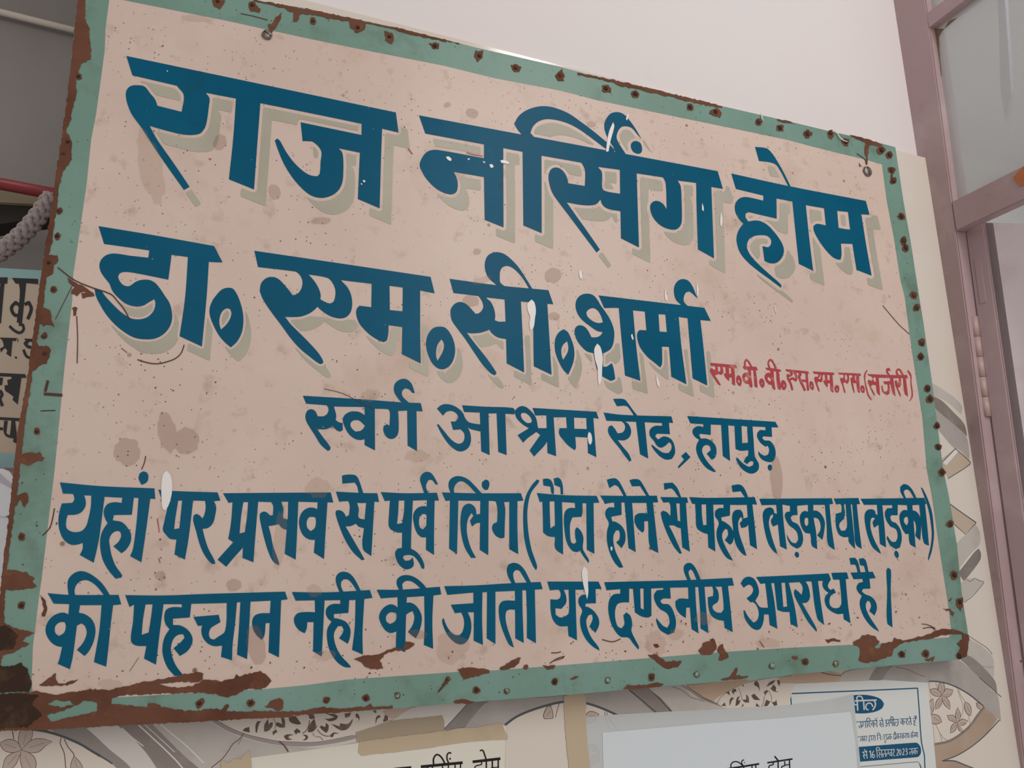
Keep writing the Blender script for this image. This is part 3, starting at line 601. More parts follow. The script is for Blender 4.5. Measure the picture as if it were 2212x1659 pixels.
1130 390 1135 430 1100 435 1080 470 1090 510 1125 548 1108 600 1115 660 1150 740 1210 815 1275 858 1260 830 1200 740 1165 670 1160 620 1175 590 1195 600 1205 640 1190 680 1235 718 1255 660 1245 600 1205 555 1155 535 1125 510 1135 488 1200 485 1190 390
1018 222 1065 218 1090 250 1115 350 1090 350 1075 290 1060 278 1030 280
1100 228 1140 222 1160 245 1185 348 1160 348 1145 290 1110 282
1350 305 1370 318 1378 340 1375 500 1388 780 1390 822 1345 780 1345 500 1338 330
# degrees
@ 1520 760 9.2167
122 218 640 265 665 325 605 325 540 320 500 315 432 305 370 300 325 295 265 290 215 285 140 280
215 275 240 320 220 360 195 355 160 325 125 335 122 390 160 460 220 550 290 650 325 670 340 660 300 590 220 470 260 455 300 440 340 460 375 440 390 395 370 295 325 290 335 350 325 390 285 395 275 285
432 295 440 430 405 430 405 460 440 520 500 582 510 560 505 510 560 515 560 640 625 675 620 500 605 315 540 312 550 430 505 440 500 305
690 465 725 490 755 560 750 640 735 685 690 665 655 610 645 550 655 495
!695 550 715 580 715 620 695 615 682 580
775 285 960 295 1045 298 1078 365 1045 368 985 365 945 362 880 360 820 350 800 340
S32: 825 290 815 220 845 155 890 195 950 300
890 430 850 415 800 425 768 480 775 540 810 610 870 640 915 640
!830 490 870 510 890 540 860 580 825 560 815 520
880 350 905 640 910 685 955 715 970 690 945 500 940 350
985 355 1010 690 1065 718 1070 690 1060 560 1035 360
1145 525 1180 545 1208 610 1205 680 1180 720 1145 700 1110 630 1110 560
!1155 610 1170 630 1160 655 1145 640
1230 315 1420 335 1530 355 1540 395 1490 395 1440 390 1385 385 1250 355
S34: 1318 340 1285 250 1292 190 1322 155 1360 185 1400 250 1435 345
1345 440 1290 415 1235 440 1212 500 1230 570 1290 640 1355 665
!1280 500 1320 520 1350 570 1320 590 1285 570 1270 530
1320 375 1355 660 1370 720 1420 765 1425 730 1400 560 1390 375
1440 380 1470 720 1530 765 1535 700 1515 560 1495 385
1580 560 1620 590 1645 650 1635 730 1605 765 1560 740 1535 660 1545 590
!1595 640 1615 670 1600 700 1585 670
1625 345 2075 390 2095 435 2040 435 1980 425 1890 420 1800 410 1650 390
S40: 1735 400 1755 440 1710 480 1670 460 1680 540 1730 630 1765 765
S45: 1710 560 1770 530 1830 570 1845 500 1810 410
S45: 1905 410 1925 460 1900 480 1920 570 1990 710 2015 775
S45: 1930 570 2040 580
S45: 2045 420 2060 600 2080 770
2130 580 2165 600 2190 670 2185 750 2165 765 2120 720 2105 650 2110 600
!2145 650 2160 680 2150 710 2135 680
@ 1750 770 9.2167
52 298 465 322 478 365 440 368 390 370 335 365 290 362 245 368 195 360 145 350 75 345
145 340 165 380 140 410 105 400 80 430 90 490 130 600 160 680 180 705 185 680 150 570 140 520 175 500 215 515 240 490 245 360 210 355 210 430 180 455 155 440 190 400 190 350
290 350 295 470 260 485 280 540 335 615 350 590 345 540 395 530 400 640 415 690 465 720 455 560 440 360 388 360 390 475 345 470 335 358
530 572 570 590 578 650 560 710 530 725 495 690 482 640 490 590
!530 630 548 655 538 685 518 665
555 322 995 340 1012 385 975 385 920 385 890 380 830 375 770 370 720 365 680 362 580 360
660 350 665 400 640 440 600 420 600 470 640 580 670 700 690 735 700 710 670 600 655 530 690 510 740 545 770 490 770 362 725 358 740 430 710 490 690 440 695 355
830 365 845 410 800 430 810 500 840 640 870 725 885 725 870 640 850 530 920 530 930 620 945 700 990 728 980 560 970 375 920 375 915 475 890 480 890 370
1030 575 1065 590 1085 650 1075 725 1040 725 1005 680 1000 620 1010 585
!1038 630 1055 655 1045 685 1025 660
1120 268 1138 285 1105 350 1095 430 1105 530 1135 650 1165 760 1230 868 1210 865 1150 790 1115 680 1090 560 1072 430 1080 340
1135 350 1600 370 1925 370 1945 432 1900 432 1840 430 1655 432 1590 428 1375 422 1310 420 1240 405 1160 378
1215 395 1250 440 1220 490 1175 465 1145 480 1155 530 1220 680 1265 765 1290 775 1260 700 1200 600 1250 560 1310 575 1330 720 1385 780 1385 720 1360 415 1305 415 1310 510 1270 500 1255 460 1265 400
1590 420 1590 490 1450 500 1490 560 1530 545 1545 600 1540 680 1500 705 1460 690 1435 580 1415 580 1420 640 1445 715 1530 770 1580 730 1580 600 1565 555 1600 560 1640 730 1700 795 1690 730 1650 420
1565 378 1515 320 1510 250 1550 228 1580 240 1600 290 1565 285 1545 300 1590 378
1770 420 1760 500 1750 530 1720 480 1690 480 1690 560 1730 660 1780 780 1805 805 1790 730 1745 630 1800 590 1810 500 1795 420
1845 420 1880 740 1945 800 1940 740 1900 420
S34: 1750 378 1718 320 1732 270 1760 255 1800 290 1845 375
1945 280 1975 300 2015 380 2015 520 2035 660 2040 800 1985 895 1975 880 2010 810 2015 700 1995 540 1990 400 1930 290
# drips
@ 90 1000 4
1080 68 1115 110 1128 200 1120 290 1095 370 1070 412 1045 395 1035 280 1035 180 1050 100
@ 930 500 4
870 590 895 615 908 690 900 750 888 830 860 858 852 800 858 740 840 690 835 630
1437 970 1465 1000 1485 1090 1480 1180 1475 1280 1455 1335 1445 1290 1440 1180 1420 1110 1412 1020
1740 885 1752 930 1742 940 1730 900
1292 330 1308 370 1303 415 1290 405 1280 360
2020 490 2045 570 2040 605 2025 590
1945 1230 1975 1310 1972 1350 1955 1320
@ 1150 850 4
485 332 505 350 513 410 500 445 485 430 475 370
@ 1160 1150 4
400 295 430 320 438 440 440 520 430 580 415 520 395 440 385 340
@ 880 220 4
1775 178 1785 215 1755 330 1735 430 1715 435 1720 370 1740 260
1905 95 1910 115 1895 165 1885 150
@ 1480 300 4
95 1230 110 1290 115 1370 100 1350
145 555 158 600 155 630 143 610
305 620 320 700 312 765 300 740
765 1420 785 1500 790 1520 775 1490
245 1310 258 1370 252 1375
@ 1130 1010 4
755 680 770 690 765 720 752 710
# chips
@ 880 220 4
330 480 355 475 380 495 375 515 350 505
800 510 830 505 880 525 870 540 810 530
705 545 730 540 745 565 720 575
645 515 670 520 665 535
515 495 540 490 530 508
@ 260 105 4
2093 1140 2112 1140 2117 1155 2098 1158
2072 1170 2088 1166 2088 1182
398 192 412 195 408 208
# redmarks
@ 880 220 4
S6: 510 440 560 455 650 470
S7: 5 405 25 430 45 455
@ 90 1000 4
S8: 1000 480 1010 540 1018 600
S7: 945 465 950 480
S7: 1012 820 1025 865
@ 260 105 4
757 948 790 955 778 965
'''
RUSTTXT = '''
# rust
@ 0 0 1
180 -73 185 0 184 40 193 65 197 100 196 130 175 137 171 155 163 170 166 200 163 215 155 240 153 262 143 285 156 305 155 345 138 370 128 400 125 430 118 480 115 510 108 545 106 550 123 552 128 562 118 572 115 590 101 600 95 650 86 700 81 730 71 800 65 850 55 910 49 960 43 1010 39 1060 31 1110 25 1150 17 1220 11 1290 5 1420 -7 1480 -38 1580 -20 1450 0 1290 5 1240 10 1190 18 1130 25 1060 30 1010 35 960 42 910 52 860 63 790 72 720 80 660 85 620 92 570 100 520 108 470 117 405 125 350 134 290 143 230 152 150 160 70 169 0 175 -73
92 660 100 668 108 672 112 690 119 706 108 702 100 700 95 706 85 698 80 690 82 672
75 735 85 747 105 748 109 758 106 775 100 785 85 790 72 802 65 800 66 760
42 985 60 977 75 980 85 977 92 985 98 990 90 997 85 995 75 1000 62 1007 50 1003 42 998
28 1075 45 1068 58 1063 62 1075 60 1085 52 1097 50 1090 45 1078 30 1100 22 1115 20 1095
10 1230 35 1232 55 1236 75 1248 70 1255 80 1268 60 1272 40 1275 20 1275 5 1270 4 1245
0 1343 20 1350 40 1360 55 1362 75 1367 55 1375 50 1385 65 1392 45 1400 30 1410 10 1415 -8 1420
156 665 167 663 166 680 160 683
145 600 165 612 185 622 200 632 180 630 165 640 152 632 160 622 148 610
175 632 200 633 205 638 178 646
85 1284 98 1298 103 1312 98 1330 90 1332 94 1315 92 1300
@ 80 1180 4
20 1200 90 1150 150 1095 170 1100 165 1150 190 1180 240 1185 300 1165 355 1145 330 1175 260 1200 160 1205 60 1205
0 1250 150 1280 300 1260 460 1235 620 1240 760 1210 900 1175 1050 1150 1180 1125 1280 1105 1370 1085 1440 1100 1430 1150 1380 1175 1250 1170 1050 1190 1100 1210 1170 1220 1350 1205 1450 1145 1600 1165 1700 1140 1720 1105 1750 1120 1880 1090 1935 1080 1990 1120 2020 1165 2005 1200 1930 1240 1850 1230 1790 1240 1700 1290 1640 1305 1540 1275 1400 1265 1270 1265 1180 1280 1150 1265 900 1285 780 1280 650 1310 640 1360 760 1370 860 1385 950 1390 960 1350 1040 1360 1080 1390 1150 1400 1280 1420 1400 1420 1500 1400 1590 1410 1650 1360 1660 1380 1640 1420 1790 1430 1900 1420 2050 1430 2040 1445 2211 1450 2211 1474 1900 1488 1500 1510 900 1540 400 1565 0 1588 -460 1600 -450 1300
!90 1360 160 1325 290 1340 320 1370 200 1390
!85 1460 250 1410 420 1335 520 1350 525 1420 430 1450 280 1475 120 1515
1370 1345 1400 1320 1440 1315 1445 1350 1420 1385 1385 1405 1365 1370
1815 1350 1860 1320 1880 1350 1860 1385 1820 1385
@ 430 1180 4
570 1390 600 1350 690 1305 735 1345 720 1400 690 1420 640 1400 590 1400
1335 970 1420 945 1500 940 1560 925 1620 900 1690 875 1760 880 1780 820 1865 835 1860 860 1790 895 1700 900 1600 935 1565 990 1590 1050 1540 1065 1440 1050 1400 1000
560 1420 760 1425 900 1420 1060 1390 1200 1400 1420 1385 1480 1360 1510 1390 1680 1375 1680 1398 1500 1412 1000 1450 560 1480
@ 800 1150 4
755 1180 860 1160 960 1175 1025 1190 1025 1215 930 1240 850 1260 800 1278 785 1240
1110 1180 1180 1130 1250 1085 1295 1085 1280 1130 1220 1175 1150 1190
1320 1150 1360 1135 1370 1165 1345 1190 1315 1180
1490 1150 1600 1148 1580 1180 1530 1190
600 1350 660 1260 685 1255 680 1285 640 1330 605 1365
1560 1115 1640 1085 1680 1065 1650 1100 1580 1120
720 1460 780 1440 850 1455 900 1468 800 1480 730 1478
@ 1160 1150 4
950 1060 1030 1050 1070 1080 1110 1120 1180 1110 1245 1115 1220 1160 1130 1182 1060 1150 1020 1105 990 1085
1385 1020 1430 985 1435 955 1490 940 1510 908 1530 930 1555 975 1550 1010 1500 1060 1420 1055
1560 985 1600 968 1620 1010 1655 1075 1600 1105 1565 1100 1575 1060 1555 1020
740 1350 790 1315 900 1320 1060 1298 1090 1310 1050 1335 850 1355
1580 1270 1660 1250 1710 1180 1735 1170 1720 1235 1820 1240 1830 1255 1600 1282
1005 970 1040 962 1055 985 1030 1000 1008 990
285 1265 330 1245 360 1245 330 1270 300 1278
@ 1580 1150 4
810 930 870 910 930 930 935 942 880 935 835 955
1040 950 1110 920 1130 890 1180 878 1240 905 1275 945 1230 1000 1260 1005 1310 960 1390 940 1410 910 1480 930 1590 910 1700 880 1790 840 1870 835 1950 845 2050 885 2045 1000 2030 1080 1940 1090 1935 1060 1980 1000 1945 960 1990 920 1985 880 1900 880 1800 895 1700 925 1500 945 1400 1010 1390 1060 1330 1080 1240 1115 1140 1130 1095 1105 1115 1040 1110 1000 1060 975
1430 1050 1500 1035 1495 1075 1450 1080
1660 1100 1750 1070 1740 1110 1680 1115
510 1075 570 1070 570 1095 530 1097
1940 580 1995 562 1998 640 1975 680 1945 650
1890 345 1960 345 1950 390 1920 410
1870 590 1910 565 1890 600
1820 655 1890 660 1920 690 1910 725 1880 680
@ 160 0 4
1190 -20 1310 15 1290 50 1260 80 1210 60
1500 55 1560 45 1615 80 1600 110 1530 95
1680 210 1720 205 1740 150 1800 110 1785 160 1750 230 1710 285 1680 250
1500 -10 1800 40 2000 85 2211 135 2211 165 2120 140 1960 120 1930 190 1895 190 1890 110 1800 70 1600 20
@ 660 0 4
0 75 440 170 830 252 1100 320 1460 412 1460 432 1330 385 1100 340 830 280 700 240 520 200 505 260 450 290 380 235 380 190 320 180 120 140 0 105
685 265 750 290 765 350 740 380 690 350
1060 378 1160 380 1150 430 1110 415
1465 440 1530 440 1535 500 1490 535 1460 490
1765 560 1860 580 1845 625 1790 605
2211 600 2160 650 2175 695 2230 700
@ 1150 90 4
250 240 280 300 265 340 215 335 198 295
595 378 680 400 680 445 620 430
870 430 915 440 915 485 870 470
1340 540 1390 580 1375 600 1335 570
1530 600 1600 575 1640 620 1620 660 1525 625
1930 672 1985 690 1975 722 1925 705
2110 720 2170 725 2165 780 2105 770
390 270 600 310 800 355 1000 402 1300 475 1640 560 1640 580 1480 545 1300 510 1200 480 1000 440 930 420 770 385 700 355 500 310 400 290
@ 1600 180 5.53
430 430 560 450 680 500 560 480 440 455
740 600 800 570 855 590 850 630 790 650 740 620
1040 580 1100 590 1110 640 1080 680 1040 650
1205 680 1285 675 1270 720 1210 730
1300 620 1500 670 1700 735 1640 750 1540 735 1525 800 1515 900 1500 985 1490 900 1475 860 1480 700 1380 670
1650 750 1700 770 1710 820 1680 855 1640 800
1750 830 1800 825 1800 890 1750 880
1790 1010 1825 1040 1815 1110 1860 1180 1820 1210 1795 1140
1410 950 1440 990 1480 1005 1440 1000 1410 1000
# cracks
@ 0 0 1
S2.4: 125 578 160 605 200 622 240 636 255 652 268 668 280 690
S2.2: 297 777 320 784 340 786 360 782 380 774 392 762 398 745
S1.4: 262 752 275 762
S2: 166 683 168 730 167 785
S6: 104 822 98 846
S6: 95 851 135 854
S2: 88 888 105 887 120 887
S2.4: 92 1157 108 1140 115 1115 118 1098
S1.5: 120 690 140 650 155 620
S2: 315 985 312 1000 306 1014
S1.2: 1906 660 1940 700 1964 722
S1.2: 700 840 740 850 775 868 808 884
S1: 280 1450 300 1420
S1.5: 520 30 545 35 578 44
S1.5: 1870 355 1868 345 1850 332
@ 1160 1150 4
S8: 120 1040 170 1040 205 1030
S8: 110 1130 170 1090 235 1070
S8: 560 925 650 945 720 920
@ 1580 1150 4
S6: 1640 790 1700 800 1760 830
S7: 1650 830 1720 820 1760 845
S5: 240 940 260 965 280 995
'''
NOTICE = '''
# a_text
@ 800 1580 5.53
275 433 488 413 488 437 275 460
600 403 1100 355 1102 388 603 437
S20: 755 400 752 330 775 285 800 275 835 295 865 335 890 390
S18: 935 380 915 330 915 280 940 252 965 262
O950 325 10 14
S16: 740 410 740 520
S16: 860 395 860 520
S16: 930 385 930 520
S16: 1010 375 1010 520
S16: 1075 370 1075 520
S14: 660 420 690 440 660 480 700 530
1218 345 1550 307 1552 340 1220 378
S18: 1305 228 1340 225 1360 270 1380 330
S18: 1383 340 1383 520
S18: 1455 330 1455 520
S18: 1525 320 1525 520
S14: 1325 365 1325 392 1260 410 1245 440 1290 480
S14: 1400 470 1440 470 1440 430
S12: 1455 430 1525 425
S20: 300 440 300 520
S20: 420 430 420 520
# b_text
@ 1500 1580 8.508
500 680 1172 574 1175 606 505 715
S22: 655 655 655 600 700 555 770 552 830 585 895 650
S20: 895 515 858 535 852 575 885 630
O905 570 10 10
S22: 890 620 890 760
S22: 1040 615 1045 760
S22: 1110 605 1115 760
S20: 760 650 800 680 780 720
1320 555 1785 485 1785 515 1325 585
S28: 1455 450 1530 540
S24: 1520 550 1522 760
S24: 1728 510 1738 760
S22: 1640 545 1640 620 1590 640 1585 680
S20: 1640 615 1735 600
S22: 1430 565 1430 600 1360 625 1350 680 1420 710 1380 760
# c_border
@ 1780 1440 7.3733
S19: -545 430 0 406 700 378 1485 342
S17: 1483 340 1510 700 1540 1150 1565 1300 1590 1400 1600 1600 1625 1900
S17: -543 428 -530 560 -515 760
# c_box
@ 1830 1520 11.933
S12: 200 1640 410 1617 1100 1557 1770 1498 1830 1512 1870 1590 1900 1659 1930 1800
S26: 1860 1560 1890 1640 1910 1760
# c_oval
@ 1780 1440 7.3733
132 600 160 560 250 500 380 465 520 450 660 450 800 475 900 520 950 590 920 660 830 710 720 735 600 745 480 740 330 725 220 690 150 645
# c_band
@ 1830 1520 11.933
170 1125 325 1110 1000 1058 1740 1003 1800 1015 1860 1080 1890 1170 1885 1280 1840 1350 1790 1375 1100 1430 390 1488 215 1502
# c_white
@ 1780 1440 7.3733
S24: 480 545 660 537 830 532
S20: 520 535 515 490 550 468 590 480 612 540
S22: 520 545 528 700
S22: 622 545 632 690
S20: 468 560 470 600 520 610
S22: 790 540 812 590 795 650 765 690
S20: 770 640 745 590 695 580 660 620 665 670 700 690
S20: 250 590 300 565 315 600 270 630 325 655 290 695 230 685
S20: 320 640 385 640
S20: 385 560 392 700
@ 1830 1520 11.933
S22: 375 1252 505 1225
S20: 400 1262 435 1305 400 1335 440 1415
S20: 480 1240 505 1412
S18: 430 1335 490 1322
S20: 425 1170 485 1240
S22: 555 1245 585 1212 600 1395
S20: 675 1212 632 1280 635 1370 665 1395 692 1350 670 1300 635 1325
S18: 735 1200 1000 1185 1215 1172
S18: 750 1205 735 1150 770 1120 812 1140 828 1195
S18: 750 1200 765 1390
S17: 800 1230 835 1280 800 1315 835 1390
S18: 870 1200 885 1382
S16: 830 1315 875 1305
S17: 975 1280 905 1295 920 1372
S18: 960 1190 980 1370
S16: 1035 1270 995 1290 1010 1340
S17: 1040 1190 1050 1300
S16: 1130 1250 1080 1265 1085 1330 1135 1310
S18: 1120 1185 1140 1358
S17: 1170 1185 1200 1230 1165 1285 1215 1355
S19: 1258 1190 1290 1165 1305 1215 1262 1330 1312 1325
S17: 1345 1168 1325 1240 1350 1325 1378 1250 1345 1168
S19: 1405 1175 1440 1158 1455 1200 1412 1318 1465 1312
S19: 1485 1165 1522 1152 1525 1195 1498 1222 1538 1255 1525 1300 1490 1312
S19: 1575 1168 1810 1142
S19: 1650 1160 1665 1312
S17: 1655 1235 1595 1248 1605 1308
S19: 1732 1152 1742 1302
S17: 1738 1205 1690 1215 1692 1268 1740 1262
S17: 1740 1215 1792 1215 1785 1282
# c_text
@ 1830 1520 11.933
S17: 200 472 500 452 770 430
S17: 815 440 918 426
S17: 970 420 1040 418
S17: 1050 415 1200 408 1315 398
S17: 1350 392 1500 388 1640 378
S17: 1680 385 1775 372
S18: 342 465 350 628
S17: 300 560 305 630
S17: 400 460 400 560 375 590 365 560
S17: 455 455 468 620
S17: 505 450 518 612
S18: 500 455 492 405 530 368 570 390 582 448
S17: 540 460 575 490 545 530
S17: 540 530 590 605
S17: 660 445 672 608
S16: 660 495 615 500 610 550 665 545
S16: 665 505 712 505 708 565
S17: 750 435 760 602
S16: 705 372 758 435
O768 368 11 11
S17: 830 470 860 495 825 530 885 602
S17: 905 430 920 598
S15: 855 530 910 520
S17: 868 360 908 425
S17: 975 440 1010 455 985 495 1020 520 1000 580 970 570
S17: 1060 420 1075 582
S15: 1010 510 1068 500
S17: 1100 415 1108 500 1150 492
S17: 1145 412 1158 578
S18: 1125 412 1115 350 1142 330 1172 362 1190 408
S17: 1185 408 1195 572
S17: 1295 402 1305 470 1290 560 1255 570
S16: 1280 490 1235 470 1215 520 1235 570
S17: 1420 390 1432 552
S15: 1420 440 1372 450 1378 510 1425 495
S15: 1425 450 1470 450 1462 515
S17: 1515 388 1548 430 1510 460 1545 545
S17: 1625 382 1640 545
S15: 1632 452 1578 460 1592 545
S16: 1590 320 1632 382
S16: 1755 380 1745 425 1700 445 1745 475 1705 510 1725 555 1765 545
S15: 1718 300 1762 378
S15: 1755 312 1778 372
O1772 318 10 10
S14: 200 860 300 850 500 832
S14: 540 830 715 815
S14: 758 812 850 806
S14: 920 800 1140 785
S14: 1180 785 1400 772 1580 760
S14: 1618 755 1810 740
S13: 310 960 320 970
S13: 380 845 388 970
S12: 380 890 335 895 340 950 385 935
S12: 385 900 420 905 412 950
S13: 430 840 438 970
S13: 480 835 500 870 470 910 500 965
S13: 570 828 565 870 545 900 560 940 585 910
S13: 560 940 555 975 580 975
S13: 612 825 622 955
S13: 655 820 680 860 655 895 680 950
S13: 705 815 715 950
S13: 770 812 775 942
S14: 770 810 765 770 795 750 825 765 832 805
S13: 815 880 845 875
S13: 845 806 855 940
O885 840 9 12
O890 910 9 12
S13: 930 820 965 840 930 870 960 930
S13: 1000 795 1010 930
S13: 985 940 960 970 970 1010 995 985
S13: 1050 860 1030 890 1045 930
S13: 1095 790 1102 920
S12: 1095 840 1060 845 1060 900 1100 885
S12: 1100 850 1138 850 1130 900
S13: 1200 790 1190 850 1195 910 1225 910 1230 870
S13: 1240 780 1245 915
S13: 1220 780 1205 735 1225 725 1240 770
S13: 1300 778 1305 905
S12: 1300 825 1268 830 1268 885 1305 870
S12: 1305 835 1340 840 1332 885
S13: 1365 775 1370 905
S13: 1430 770 1435 900
S12: 1430 815 1400 820 1400 875 1435 860
S12: 1435 825 1470 828 1462 875
S13: 1495 765 1515 800 1490 835 1520 890
S13: 1545 765 1545 860 1570 850
S13: 1575 760 1585 885
S13: 1660 755 1668 880
S12: 1660 800 1630 805 1630 860 1665 850
S12: 1665 810 1700 812 1695 860
S12: 1672 690 1690 745
S13: 1740 800 1720 820 1735 860
S13: 1735 748 1745 820 1775 840
S13: 1770 750 1775 840
S13: 1800 742 1808 870
# far_black
@ 0 640 4.424
-60 -180 75 -180 70 -120 45 -120 40 -80 10 260 -10 260 0 -80 5 -120 -60 -120
115 -175 365 -165 365 -115 250 -125 240 -80 215 -85 210 -120 150 -120
180 -120 250 -120 240 -20 210 265 160 250 185 50 190 -60
S32: 235 80 275 60 300 120 265 220
S32: 190 90 150 60 110 110 140 180 190 180
S26: 90 285 140 330 190 350 225 320 220 275 180 270
-10 395 165 400 150 430 120 425 105 580 60 550 70 520 50 495 30 510 10 540 0 500 40 480 20 420
170 395 175 425 165 440
60 430 80 430 75 490 40 490 35 470
145 575 165 580 160 600 140 590
230 405 330 408 325 435 255 432
S30: 270 430 240 450 265 480 300 490
S26: 225 510 250 570 290 590 340 590
-10 733 240 745 255 780 205 780 170 1035 120 990 130 960 90 930 50 900 45 850 75 850 70 800 110 790 110 770 -10 765
-10 775 30 780 20 850 -10 850
S30: 0 900 20 940 0 980 25 1050
-10 1155 190 1165 190 1195 -10 1180
40 1190 75 1190 60 1310 95 1330 110 1190 145 1190 165 1370 160 1410 125 1390 130 1360 60 1340 35 1290
-10 1250 30 1255 30 1280 -10 1280
'''
